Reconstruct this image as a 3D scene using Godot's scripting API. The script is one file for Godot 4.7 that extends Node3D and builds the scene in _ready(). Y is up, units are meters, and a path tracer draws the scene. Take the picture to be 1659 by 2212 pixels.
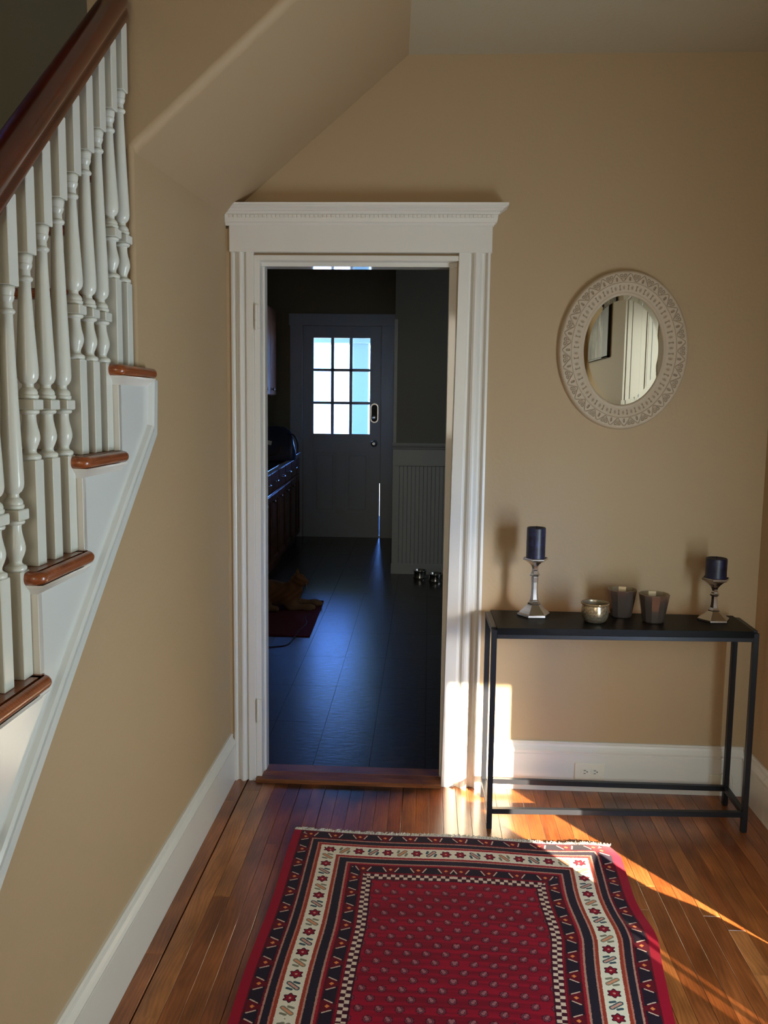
extends Node3D
# A hallway with a staircase on the left, a doorway to a dark kitchen, a console table, a mirror and a rug.

class MB:
	# collects triangles, then commits them as one mesh
	var v := PackedVector3Array()
	var n := PackedVector3Array()
	var uv := PackedVector2Array()
	var uv2 := PackedVector2Array()
	var col := PackedColorArray()
	var idx := PackedInt32Array()
	var grain := 2          # axis that runs along the texture's v
	var off := Vector2.ZERO
	var c := Color.WHITE
	var coloured := false
	var room := Rect2(-0.8, 0.0, 2.1, 2.1)   # floor area that uv2 covers

	func vert(p: Vector3, nn: Vector3, t = null) -> int:
		v.append(p)
		n.append(nn)
		if t == null:
			var a := nn.abs()
			var g := p[grain]
			var o := 0.0
			if grain == 2:
				o = p.x if a.y >= a.x else p.y
			elif grain == 1:
				o = p.x if a.z >= a.x else p.z
			else:
				o = p.z if a.y >= a.z else p.y
			uv.append(Vector2(o, g) + off)
		else:
			uv.append(t)
		uv2.append(Vector2((p.x - room.position.x) / room.size.x, (p.z - room.position.y) / room.size.y))
		col.append(c)
		return v.size() - 1

	func tri(a: Vector3, b: Vector3, d: Vector3) -> void:   # counter-clockwise from outside
		var nn := (b - a).cross(d - a)
		if nn.length_squared() < 1e-20:
			return
		nn = nn.normalized()
		var i := vert(a, nn)
		vert(b, nn)
		vert(d, nn)
		idx.append_array([i, i + 2, i + 1])

	func tri_to(a: Vector3, b: Vector3, d: Vector3, out: Vector3) -> void:
		if (b - a).cross(d - a).dot(out) >= 0.0:
			tri(a, b, d)
		else:
			tri(a, d, b)

	func quad(a: Vector3, b: Vector3, d: Vector3, e: Vector3) -> void:
		tri(a, b, d)
		tri(a, d, e)

	func bx(lo: Vector3, hi: Vector3, ch := 0.0) -> void:   # box with chamfered edges
		var m := (lo + hi) * 0.5
		var h := (hi - lo) * 0.5
		var k: float = minf(ch, minf(h.x, minf(h.y, h.z)) * 0.9)
		for ax in 3:
			var b := (ax + 1) % 3
			var d := (ax + 2) % 3
			for s in [-1.0, 1.0]:
				var p: Array[Vector3] = []
				for q in [[-1, -1], [1, -1], [1, 1], [-1, 1]]:
					var w := Vector3.ZERO
					w[ax] = s * h[ax]
					w[b] = q[0] * (h[b] - k)
					w[d] = q[1] * (h[d] - k)
					p.append(m + w)
				var o := Vector3.ZERO
				o[ax] = s
				tri_to(p[0], p[1], p[2], o)
				tri_to(p[0], p[2], p[3], o)
		if k <= 0.0:
			return
		for ax in 3:
			var b := (ax + 1) % 3
			var d := (ax + 2) % 3
			for sb in [-1.0, 1.0]:
				for sd in [-1.0, 1.0]:
					var p: Array[Vector3] = []
					for q in [[-1, 0], [1, 0], [1, 1], [-1, 1]]:
						var w := Vector3.ZERO
						w[ax] = q[0] * (h[ax] - k)
						w[b] = sb * (h[b] - (k if q[1] == 0 else 0.0))
						w[d] = sd * (h[d] - (0.0 if q[1] == 0 else k))
						p.append(m + w)
					var o := Vector3.ZERO
					o[b] = sb
					o[d] = sd
					tri_to(p[0], p[1], p[2], o)
					tri_to(p[0], p[2], p[3], o)
		for sx in [-1.0, 1.0]:
			for sy in [-1.0, 1.0]:
				for sz in [-1.0, 1.0]:
					var s := Vector3(sx, sy, sz)
					var a := m + s * Vector3(h.x, h.y - k, h.z - k)
					var b := m + s * Vector3(h.x - k, h.y, h.z - k)
					var d := m + s * Vector3(h.x - k, h.y - k, h.z)
					tri_to(a, b, d, s)

	func grid(rows: Array, flip := false, wrap := false, flat := false, uvs = null) -> void:
		# rows of equal length; a repeated row makes a crease
		var w: int = rows[0].size()
		var nr := rows.size()
		if flat:
			for r in nr - 1:
				for k in (w if wrap else w - 1):
					var a: Vector3 = rows[r][k]
					var b: Vector3 = rows[r][(k + 1) % w]
					var d: Vector3 = rows[r + 1][(k + 1) % w]
					var e: Vector3 = rows[r + 1][k]
					if flip:
						quad(a, e, d, b)
					else:
						quad(a, b, d, e)
			return
		var nn := PackedVector3Array()
		nn.resize(w * nr)
		for r in nr - 1:
			for k in (w if wrap else w - 1):
				var k2 := (k + 1) % w
				var a: Vector3 = rows[r][k]
				var b: Vector3 = rows[r][k2]
				var d: Vector3 = rows[r + 1][k2]
				var e: Vector3 = rows[r + 1][k]
				if a.distance_squared_to(e) + b.distance_squared_to(d) < 1e-14:
					continue
				var f := (d - a).cross(e - b)
				if flip:
					f = -f
				nn[r * w + k] += f
				nn[r * w + k2] += f
				nn[(r + 1) * w + k] += f
				nn[(r + 1) * w + k2] += f
		var base := v.size()
		for r in nr:
			for k in w:
				var q := nn[r * w + k]
				if q.length_squared() < 1e-24:
					q = Vector3.UP
				vert(rows[r][k], q.normalized(), null if uvs == null else uvs[r][k])
		for r in nr - 1:
			for k in (w if wrap else w - 1):
				var k2 := (k + 1) % w
				var a := base + r * w + k
				var b := base + r * w + k2
				var d := base + (r + 1) * w + k2
				var e := base + (r + 1) * w + k
				if v[a].distance_squared_to(v[e]) + v[b].distance_squared_to(v[d]) < 1e-14:
					continue
				if flip:
					idx.append_array([a, b, d, a, d, e])
				else:
					idx.append_array([a, d, b, a, e, d])

	func lathe(prof: Array, at: Vector3, seg := 24, turn := 0.0, flat := false) -> void:   # prof: Vector2(radius, height) from bottom to top
		var rows := []
		for p in prof:
			var row := PackedVector3Array()
			for k in seg:
				var a := turn + TAU * k / seg
				row.append(at + Vector3(p.x * cos(a), p.y, -p.x * sin(a)))
			rows.append(row)
		grid(rows, false, true, flat)

	func tube(pts: Array, r, seg := 8) -> void:
		var rows := []
		var up := Vector3(0.137, 0.9, 0.21).normalized()
		for i in pts.size():
			var t: Vector3 = (pts[mini(i + 1, pts.size() - 1)] - pts[maxi(i - 1, 0)]).normalized()
			var x := up.cross(t).normalized()
			up = t.cross(x).normalized()
			var rr: float = r if not r is Array else r[i]
			var row := PackedVector3Array()
			for k in seg:
				var a := TAU * k / seg
				row.append(pts[i] + (x * cos(a) + up * sin(a)) * rr)
			rows.append(row)
		var first := PackedVector3Array()
		var last := PackedVector3Array()
		for k in seg:
			first.append(pts[0])
			last.append(pts[-1])
		grid([first, rows[0]], false, true)
		grid(rows, false, true)
		grid([rows[-1], last], false, true)

	func place(axis: int, p: Vector2, d: float) -> Vector3:
		if axis == 0:
			return Vector3(d, p.y, p.x)
		if axis == 1:
			return Vector3(p.x, d, p.y)
		return Vector3(p.x, p.y, d)

	func prism(poly: PackedVector2Array, axis: int, d0: float, d1: float, caps := true) -> void:
		# extrudes a 2D outline along axis; outline coordinates: axis 0 (z, y), axis 1 (x, z), axis 2 (x, y)
		var o := Vector3.ZERO
		o[axis] = 1.0
		if caps:
			var t := Geometry2D.triangulate_polygon(poly)
			for k in range(0, t.size(), 3):
				tri_to(place(axis, poly[t[k]], d1), place(axis, poly[t[k + 1]], d1), place(axis, poly[t[k + 2]], d1), o)
				tri_to(place(axis, poly[t[k]], d0), place(axis, poly[t[k + 1]], d0), place(axis, poly[t[k + 2]], d0), -o)
		var area := 0.0
		for k in poly.size():
			area += poly[k].cross(poly[(k + 1) % poly.size()])
		for k in poly.size():
			var a := poly[k]
			var b := poly[(k + 1) % poly.size()]
			var e := (b - a)
			var out2 := Vector2(e.y, -e.x) * signf(area)
			var out := place(axis, out2, 0.0)
			tri_to(place(axis, a, d0), place(axis, b, d0), place(axis, b, d1), out)
			tri_to(place(axis, a, d0), place(axis, b, d1), place(axis, a, d1), out)

	func add(o: MB, x: Transform3D) -> void:   # a transformed copy of another builder
		var base := v.size()
		for i in o.v.size():
			v.append(x * o.v[i])
			n.append((x.basis * o.n[i]).normalized())
			col.append(o.col[i])
		uv.append_array(o.uv)
		uv2.append_array(o.uv2)
		for i in o.idx:
			idx.append(base + i)

	func mesh() -> ArrayMesh:
		var arr := []
		arr.resize(Mesh.ARRAY_MAX)
		arr[Mesh.ARRAY_VERTEX] = v
		arr[Mesh.ARRAY_NORMAL] = n
		arr[Mesh.ARRAY_TEX_UV] = uv
		arr[Mesh.ARRAY_TEX_UV2] = uv2
		if coloured:
			arr[Mesh.ARRAY_COLOR] = col
		arr[Mesh.ARRAY_INDEX] = idx
		var m := ArrayMesh.new()
		m.add_surface_from_arrays(Mesh.PRIMITIVE_TRIANGLES, arr)
		return m


# ---------------------------------------------------------------- naming
var used := {}
var rng := RandomNumberGenerator.new()

func numbered(called: String, under: Node) -> String:
	var key := str(under.get_instance_id()) + called
	var k: int = used.get(key, 0)
	used[key] = k + 1
	return called if k == 0 else "%s_%03d" % [called, k]

func put(called: String, m, material: Material, parent: Node = self) -> MeshInstance3D:
	var o := MeshInstance3D.new()
	o.mesh = m.mesh() if m is MB else m
	o.material_override = material
	o.name = numbered(called, parent)
	parent.add_child(o, true)
	return o

func tag(o: Node, label: String, category := "", group := "", kind := "") -> Node:
	if label:
		o.set_meta("label", label)
	if category:
		o.set_meta("category", category)
	if group:
		o.set_meta("group", group)
	if kind:
		o.set_meta("kind", kind)
	return o

func thing(called: String, label: String, category: String, at := Vector3.ZERO, turn := 0.0, group := "") -> Node3D:
	var o := Node3D.new()
	o.name = numbered(called, self)
	add_child(o, true)
	o.position = at
	o.rotation.y = turn
	tag(o, label, category, group)
	return o

func built(called: String, label: String, category: String) -> Node3D:   # a piece of the setting that has parts
	var o := thing(called, label, category)
	o.set_meta("kind", "structure")
	return o

func struct(called: String, m, material: Material, label: String, category: String) -> MeshInstance3D:
	var o := put(called, m, material)
	tag(o, label, category, "", "structure")
	return o

func V(x: float, y: float, z: float) -> Vector3:
	return Vector3(x, y, z)

func box(lo: Vector3, hi: Vector3, ch := 0.0, grain := 2, off := Vector2.ZERO) -> MB:
	var m := MB.new()
	m.grain = grain
	m.off = off
	m.bx(lo, hi, ch)
	return m

# ---------------------------------------------------------------- materials
func rgb(r: float, g: float, b: float) -> Color:
	return Color(r / 255.0, g / 255.0, b / 255.0)

func mat(c: Color, rough := 0.6, metal := 0.0, spec := 0.5) -> StandardMaterial3D:
	var m := StandardMaterial3D.new()
	m.albedo_color = c
	m.roughness = rough
	m.metallic = metal
	m.metallic_specular = spec
	return m

var M := {}
var T := {}

func noise(seed_: int, freq: float, oct := 4, type := FastNoiseLite.TYPE_SIMPLEX_SMOOTH) -> FastNoiseLite:
	var f := FastNoiseLite.new()
	f.seed = seed_
	f.frequency = freq
	f.noise_type = type
	f.fractal_octaves = oct
	return f

func tex(w: int, h: int, fn: Callable) -> ImageTexture:
	var im := Image.create(w, h, false, Image.FORMAT_RGB8)
	for y in h:
		for x in w:
			im.set_pixel(x, y, fn.call(x, y))
	return ImageTexture.create_from_image(im)

func make_textures() -> void:
	# wood grain, near white so that albedo tints it: u is 0.35 m across, v 2.4 m along
	var n1 := noise(3, 0.012)
	var n2 := noise(5, 0.06, 3)
	var n3 := noise(9, 0.5, 2)
	T.grain = tex(384, 768, func(x, y):
		var wob := n1.get_noise_2d(x * 0.6, y * 0.35) * 26.0
		var ring := 0.5 + 0.5 * sin((x + wob) * 0.55 + n1.get_noise_2d(x * 0.2 + 300, y * 0.5) * 5.0)
		var fine := n2.get_noise_2d(x * 9.0, y * 0.5) * 0.5 + n3.get_noise_2d(x * 3.0, y * 0.12) * 0.35
		var big := n1.get_noise_2d(x * 0.7 + 900, y * 0.8)
		var t := clampf(0.82 + 0.10 * (ring - 0.5) + 0.12 * fine + 0.22 * big, 0.25, 1.0)
		return Color(t, t * (0.90 + 0.10 * t), t * (0.78 + 0.22 * t)))
	# worn and blackened patches of the hall floor (uv2 covers x -0.8..1.3, z 0..2.1)
	var n4 := noise(21, 0.025)
	T.stain = tex(420, 420, func(x, y):
		var px: float = -0.8 + x * 2.1 / 420.0
		var pz: float = y * 2.1 / 420.0
		var t := 1.0
		for s in [[-0.13, 0.05, 0.14, 0.075, 0.85], [-0.33, 0.06, 0.10, 0.08, 0.7], [-0.24, 0.12, 0.05, 0.12, 0.55], [-0.45, 0.05, 0.10, 0.05, 0.55], [0.0, 0.03, 0.06, 0.03, 0.6], [-0.42, 0.24, 0.08, 0.08, 0.4], [0.72, 0.28, 0.05, 0.3, 0.35], [-0.62, 0.03, 0.1, 0.03, 0.6], [0.03, 0.14, 0.02, 0.03, 0.5]]:
			var dx: float = (px - s[0]) / s[2]
			var dz: float = (pz - s[1]) / s[3]
			var k: float = s[4] * exp(-(dx * dx + dz * dz)) * clampf(0.8 + 1.3 * n4.get_noise_2d(x * 1.3, y * 0.6), 0.1, 1.2)
			t *= 1.0 - clampf(k, 0.0, 0.93)
		t *= 1.0 - 0.12 * clampf(n4.get_noise_2d(x + 500, y * 0.5) * 2.0, 0.0, 1.0)
		return Color(t, t * (0.9 + 0.1 * t), t * (0.86 + 0.14 * t)))
	# slate look of the kitchen vinyl
	var n5 := noise(31, 0.02, 5)
	var n6 := noise(33, 0.09, 3)
	T.slate = tex(384, 384, func(x, y):
		var a := n5.get_noise_2d(x, y * 1.6)
		var b := n6.get_noise_2d(x * 0.7, y * 1.5)
		var t := clampf(0.55 + 0.55 * a + 0.25 * b, 0.1, 1.0)
		return Color(t, t * 0.94, t * (0.86 + 0.06 * b)))
	T.slate_bump = tex(384, 384, func(x, y):
		var t := clampf(0.5 + 0.5 * n5.get_noise_2d(x * 1.2, y * 2.5) + 0.25 * n6.get_noise_2d(x, y * 3.0), 0.0, 1.0)
		return Color(t, t, t))
	# wool pile, tiles
	var n7 := noise(41, 0.25, 2)
	T.pile = tex(256, 256, func(x, y):
		var t := clampf(0.5 + 0.4 * n7.get_noise_2d(x, y) + rng.randf_range(-0.3, 0.3), 0.0, 1.0)
		return Color(t, t, t))
	# speckled silvering of the votive glasses
	var n8 := noise(51, 0.06, 4)
	var n9 := noise(53, 0.3, 2)
	T.mercury = tex(256, 256, func(x, y):
		var t := clampf(0.82 + 0.28 * n8.get_noise_2d(x, y) + 0.12 * n9.get_noise_2d(x, y), 0.0, 1.0)
		if n9.get_noise_2d(x * 0.6 + 99, y * 0.6) > 0.48:
			t *= 0.5
		return Color(t, t * 0.95, t * 0.86))
	# mottled wax
	var n10 := noise(61, 0.015, 4)
	T.wax = tex(128, 256, func(x, y):
		var t := clampf(0.55 + 0.6 * n10.get_noise_2d(x * 2.0, y * 0.9) + 0.12 * n9.get_noise_2d(x * 0.3, y), 0.15, 1.0)
		return Color(t, t, t))
	# the framed print: a grey blurred street scene
	var n11 := noise(71, 0.03, 4)
	T.picture = tex(192, 192, func(x, y):
		var t := clampf(0.42 + 0.5 * n11.get_noise_2d(x * 1.7, y * 0.55) + 0.2 * n11.get_noise_2d(x + 400, y), 0.03, 0.9)
		var red := clampf(n11.get_noise_2d(x * 1.2 + 70, y * 0.4) * 2.2 - 0.7, 0.0, 0.5)
		return Color(t * (1.0 - 0.1 * red), t * (1.0 - 0.75 * red), t * (1.0 - 0.6 * red)))
	# a soft bump for plaster and paint
	var n12 := noise(81, 0.05, 4)
	T.plaster = tex(256, 256, func(x, y):
		var t := 0.5 + 0.5 * n12.get_noise_2d(x, y)
		return Color(t, t, t))
	T.rug = rug_texture()

const NAVY := Color(0.135, 0.090, 0.145)
const MAROON := Color(0.37, 0.05, 0.11)
const RED := Color(0.575, 0.055, 0.155)
const CREAM := Color(0.86, 0.82, 0.74)
const RUST := Color(0.58, 0.215, 0.155)
const PINK := Color(0.78, 0.56, 0.49)
const ORANGE := Color(0.85, 0.50, 0.27)
const TEAL := Color(0.23, 0.30, 0.33)
const OLIVE := Color(0.47, 0.45, 0.38)

func seg_dist(p: Vector2, a: Vector2, b: Vector2) -> float:
	var ab := b - a
	return (p - a - ab * clampf((p - a).dot(ab) / ab.length_squared(), 0.0, 1.0)).length()

func zigzag(s: float, h: float, p: float, wide: float) -> Color:   # strokes and lozenges on a dark band
	var t := s / p - floorf(s / p)
	var q := Vector2((t - 0.5) * p, (h - 0.5) * wide)
	if absf(q.x) + absf(q.y) < 0.0068:
		return ORANGE
	if seg_dist(Vector2(absf(q.x), q.y), Vector2(0.014, 0.011), Vector2(0.025, -0.010)) < 0.0021:
		return PINK.lerp(CREAM, 0.5)
	if absf(q.x) < 0.017 + (0.5 - h) * 0.020 and h > 0.12:
		return MAROON
	if h < 0.1 or h > 0.94:
		return MAROON
	return NAVY

func blossom(s: float, h: float, wide: float) -> Color:   # rosettes and hooked leaves on cream
	var p := 0.0477
	var k := int(floorf(s / p))
	var q := Vector2((s / p - k - 0.5) * p, (h - 0.5) * wide)
	var r := q.length()
	var a := q.angle()
	if posmod(k, 2) == 0:
		var lobe := 0.0165 + 0.0028 * cos(6.0 * a)
		if r < 0.0035:
			return PINK
		if r < lobe - 0.004:
			return RED.lerp(MAROON, 0.25)
		if r < lobe:
			return NAVY.lerp(MAROON, 0.4)
		return CREAM
	var two := posmod(k, 4) == 1
	var main := TEAL if two else OLIVE
	var heart := PINK if two else ORANGE.lerp(PINK, 0.6)
	var d := seg_dist(q, Vector2(-0.010, -0.012), Vector2(0.010, 0.012))
	if d < 0.0036:
		return heart
	if d < 0.0072:
		return main
	if seg_dist(q, Vector2(0.011, -0.014), Vector2(0.015, -0.002)) < 0.0040 or seg_dist(q, Vector2(-0.011, 0.014), Vector2(-0.015, 0.002)) < 0.0040:
		return main
	return CREAM

func rug_colour(a: float, b: float, x: float, seedn: FastNoiseLite) -> Color:
	# a: distance from the long edge, b: from the short edge, x: across from the centre line
	var wob := 0.0011 * seedn.get_noise_2d(a * 2600.0, b * 2600.0)
	var da := a - 0.027
	var db := b * 0.90
	var side := da < db
	var m := minf(da, db) + wob
	var s := b if side else x
	if m < 0.0:
		return RED
	if m < 0.042:
		return zigzag(s, m / 0.042, 0.088, 0.042)
	if m < 0.0455:
		return MAROON
	if m < 0.051:
		return PINK.darkened(0.12)
	if m < 0.069:
		return NAVY.lerp(TEAL, 0.12)
	if m < 0.074:
		return PINK.lerp(RUST, 0.35)
	if m < 0.083:
		return RUST if side else RED.lerp(RUST, 0.5)
	if m < 0.138:
		return blossom(s, (m - 0.083) / 0.055, 0.055)
	if m < 0.147:
		return RUST if side else RED.lerp(RUST, 0.5)
	if m < 0.152:
		return PINK.darkened(0.08)
	if m < 0.175:
		return NAVY.lerp(TEAL, 0.12)
	if m < 0.181:
		return PINK.darkened(0.12)
	if m < 0.188:
		return RED.lerp(RUST, 0.3)
	if m < 0.228:
		return zigzag(s + 0.02, (m - 0.188) / 0.040, 0.088, 0.040)
	if m < 0.236:
		return MAROON if m < 0.231 or m > 0.2335 else RED
	if m < 0.262:
		var cell := int(floorf(s / 0.0131)) + int(floorf((m - 0.236) / 0.0131))
		return CREAM.lerp(PINK, 0.35) if posmod(cell, 2) == 0 else NAVY.lerp(MAROON, 0.45)
	if m < 0.266:
		return NAVY.lerp(MAROON, 0.3)
	var row := int(floorf(b / 0.0385))
	var col := x / 0.052 + (0.5 if posmod(row, 2) else 0.0)
	var q := Vector2((col - roundf(col)) * 0.052, (b / 0.0385 - row - 0.5) * 0.0385)
	var body := Vector2(q.x, (q.y + 0.001) * 0.92).length()
	var hook := (q - Vector2(0.004, -0.008)).length()
	var field := RED.lerp(MAROON, clampf(0.28 + 0.6 * seedn.get_noise_2d(x * 60.0, b * 900.0), 0.0, 0.6))
	if body < 0.0052 or hook < 0.0042:
		return Color(0.60, 0.36, 0.38)
	if body < 0.0074:
		return Color(0.28, 0.14, 0.18)
	if body < 0.0094:
		return Color(0.50, 0.24, 0.28)
	if body < 0.0132 or hook < 0.0068:
		return field.lerp(NAVY, 0.62 if sin(q.angle() * 7.0) > -0.2 else 0.15)
	return field

func rug_texture() -> ImageTexture:
	var w := 512
	var h := 860
	var im := Image.create(w * 2, h * 2, false, Image.FORMAT_RGB8)
	var nz := noise(91, 0.05, 2)
	for y in h:
		for x in w:
			var a := (x + 0.5) / w * RUG_W * 0.5
			var b := (y + 0.5) / h * RUG_L * 0.5
			var k := 1.0 + 0.10 * nz.get_noise_2d(x * 9.0, y * 9.0)
			var c := rug_colour(a, b, RUG_W * 0.5 - a, nz)
			im.set_pixel(x, y, Color(c.r * k, c.g * k, c.b * k))
	var q := im.get_region(Rect2i(0, 0, w, h))
	q.flip_x()
	im.blit_rect(q, Rect2i(0, 0, w, h), Vector2i(w, 0))
	q.flip_y()
	im.blit_rect(q, Rect2i(0, 0, w, h), Vector2i(w, h))
	q.flip_x()
	im.blit_rect(q, Rect2i(0, 0, w, h), Vector2i(0, h))
	return ImageTexture.create_from_image(im)

func wood(c: Color, rough: float, coat := 0.0) -> StandardMaterial3D:
	var m := mat(c, rough)
	m.albedo_texture = T.grain
	m.uv1_scale = V(1.0 / 0.35, 1.0 / 2.4, 1)
	if coat > 0.0:
		m.clearcoat_enabled = true
		m.clearcoat = coat
		m.clearcoat_roughness = 0.12
	return m

func bumpy(m: StandardMaterial3D, t: Texture2D, scale: float, depth: float) -> StandardMaterial3D:
	m.heightmap_enabled = true
	m.heightmap_texture = t
	m.heightmap_scale = depth
	m.uv1_triplanar = true
	m.uv1_world_triplanar = true
	m.uv1_scale = V(scale, scale, scale)
	return m

func make_materials() -> void:
	M.tan = bumpy(mat(TAN, 0.62), T.plaster, 4.0, 0.05)
	M.ceiling = bumpy(mat(rgb(190, 180, 152), 0.8), T.plaster, 4.0, 0.05)
	M.white = mat(WHITE, 0.32)
	M.cool_white = mat(rgb(220, 223, 219), 0.17)
	M.gap = mat(rgb(22, 18, 14), 0.9)
	M.planks = []
	for t in [[192, 116, 58], [180, 106, 52], [200, 126, 66], [170, 96, 46], [186, 112, 56], [206, 136, 76], [176, 102, 52]]:
		var w := wood(rgb(t[0] * 0.93, t[1] * 0.90, t[2] * 0.90), 0.3, 0.3)
		w.detail_enabled = true
		w.detail_albedo = T.stain
		w.detail_blend_mode = BaseMaterial3D.BLEND_MODE_MUL
		w.detail_uv_layer = BaseMaterial3D.DETAIL_UV_2
		M.planks.append(w)
	M.tread = wood(rgb(176, 96, 50), 0.3, 0.4)
	M.rail = wood(rgb(96, 34, 18), 0.24, 0.6)
	M.sill = wood(rgb(150, 88, 46), 0.45)
	M.tiles = []
	for t in [[74, 70, 66], [66, 62, 58], [80, 74, 68], [70, 68, 66]]:
		var s := mat(rgb(t[0] * 0.85, t[1] * 0.82, t[2] * 0.78), 0.27)
		s.albedo_texture = T.slate
		s.uv1_scale = V(1.6, 1.6, 1)
		s.heightmap_enabled = true
		s.heightmap_texture = T.slate_bump
		s.heightmap_scale = 0.05
		s.metallic_specular = 0.75
		M.tiles.append(s)
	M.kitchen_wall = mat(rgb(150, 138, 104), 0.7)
	M.kitchen_white = mat(rgb(190, 196, 200), 0.4)
	M.cabinet = wood(rgb(112, 62, 46), 0.35)
	M.counter = mat(rgb(40, 46, 54), 0.14)
	M.steel = mat(rgb(200, 202, 205), 0.22, 1.0)
	M.silver = mat(rgb(206, 200, 196), 0.2, 1.0)
	M.black_wood = wood(rgb(17, 17, 20), 0.42)
	M.black_wood.metallic_specular = 0.25
	M.black_steel = mat(rgb(44, 46, 52), 0.36, 0.55)
	M.wax = mat(rgb(50, 54, 94), 0.4)
	M.wax.albedo_texture = T.wax
	M.wax.uv1_scale = V(6, 6, 1)
	M.wick = mat(rgb(20, 18, 18), 0.9)
	M.mercury = mat(rgb(222, 208, 184), 0.24, 0.75)
	M.mercury.albedo_texture = T.mercury
	M.mercury.uv1_scale = V(7, 7, 1)
	M.smoke = mat(rgb(150, 130, 118), 0.17, 0.8)
	M.votive_inside = mat(rgb(166, 150, 122), 0.3, 0.55)
	M.frame = mat(Color.WHITE, 0.55)
	M.frame.vertex_color_use_as_albedo = true
	M.mirror = mat(rgb(232, 240, 234), 0.0, 1.0)
	M.rug = mat(Color.WHITE, 1.0, 0.0, 0.1)
	M.rug.albedo_texture = T.rug
	M.rug.rim_enabled = true
	M.rug.rim = 0.15
	M.rug_back = mat(rgb(70, 22, 30), 0.95)
	M.fringe = mat(rgb(226, 220, 206), 0.9)
	M.plastic = mat(rgb(232, 226, 208), 0.4)
	M.dark = mat(rgb(24, 22, 22), 0.5)
	M.navy = mat(rgb(30, 40, 74), 0.42)
	M.leather = mat(rgb(72, 52, 40), 0.5)
	M.paper = mat(rgb(232, 232, 236), 0.6)
	M.mat_red = mat(rgb(96, 26, 44), 0.95)
	M.fur = mat(Color.WHITE, 0.9)
	M.fur.vertex_color_use_as_albedo = true
	M.glass = mat(Color(1, 1, 1, 0.05), 0.0)
	M.glass.transparency = BaseMaterial3D.TRANSPARENCY_ALPHA
	M.unseen_screen = mat(Color(0.2, 0.2, 0.2, 0.62), 0.6)
	M.unseen_screen.transparency = BaseMaterial3D.TRANSPARENCY_ALPHA
	M.print = mat(Color.WHITE, 0.3)
	M.print.albedo_texture = T.picture
	M.print.uv1_scale = V(1.0, 1.0, 1)
	M.porch = mat(rgb(150, 172, 160), 0.6)
	M.stone = mat(rgb(120, 120, 116), 0.8)

const XL := -0.77     # face of the wall below the stairs
const XR := 1.265     # face of the right wall
const ZK := -5.37      # back wall of the kitchen
const CEIL := 2.768
const RUG_W := 1.096
const RUG_L := 1.92
const NOSE := 1.515   # front of the third visible tread
const RUN := 0.238
const RISE := 0.2085

func tread_y(k: int) -> float:
	return 0.966 + RISE * (k - 1)

func nose_z(k: int) -> float:
	return NOSE - RUN * (k - 3)

# profile of a baseboard: (how far it stands out, height)
func base_profile(top: float) -> Array:
	return [Vector2(0.0, 0.0), Vector2(0.019, 0.0), Vector2(0.019, top - 0.048), Vector2(0.016, top - 0.046), Vector2(0.016, top - 0.043), Vector2(0.022, top - 0.040), Vector2(0.023, top - 0.033), Vector2(0.018, top - 0.027), Vector2(0.012, top - 0.018), Vector2(0.010, top - 0.010), Vector2(0.012, top - 0.005), Vector2(0.007, top), Vector2(0.0, top)]

func along(prof: Array, fn: Callable) -> PackedVector2Array:
	var p := PackedVector2Array()
	for q in prof:
		p.append(fn.call(q))
	return p

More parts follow.
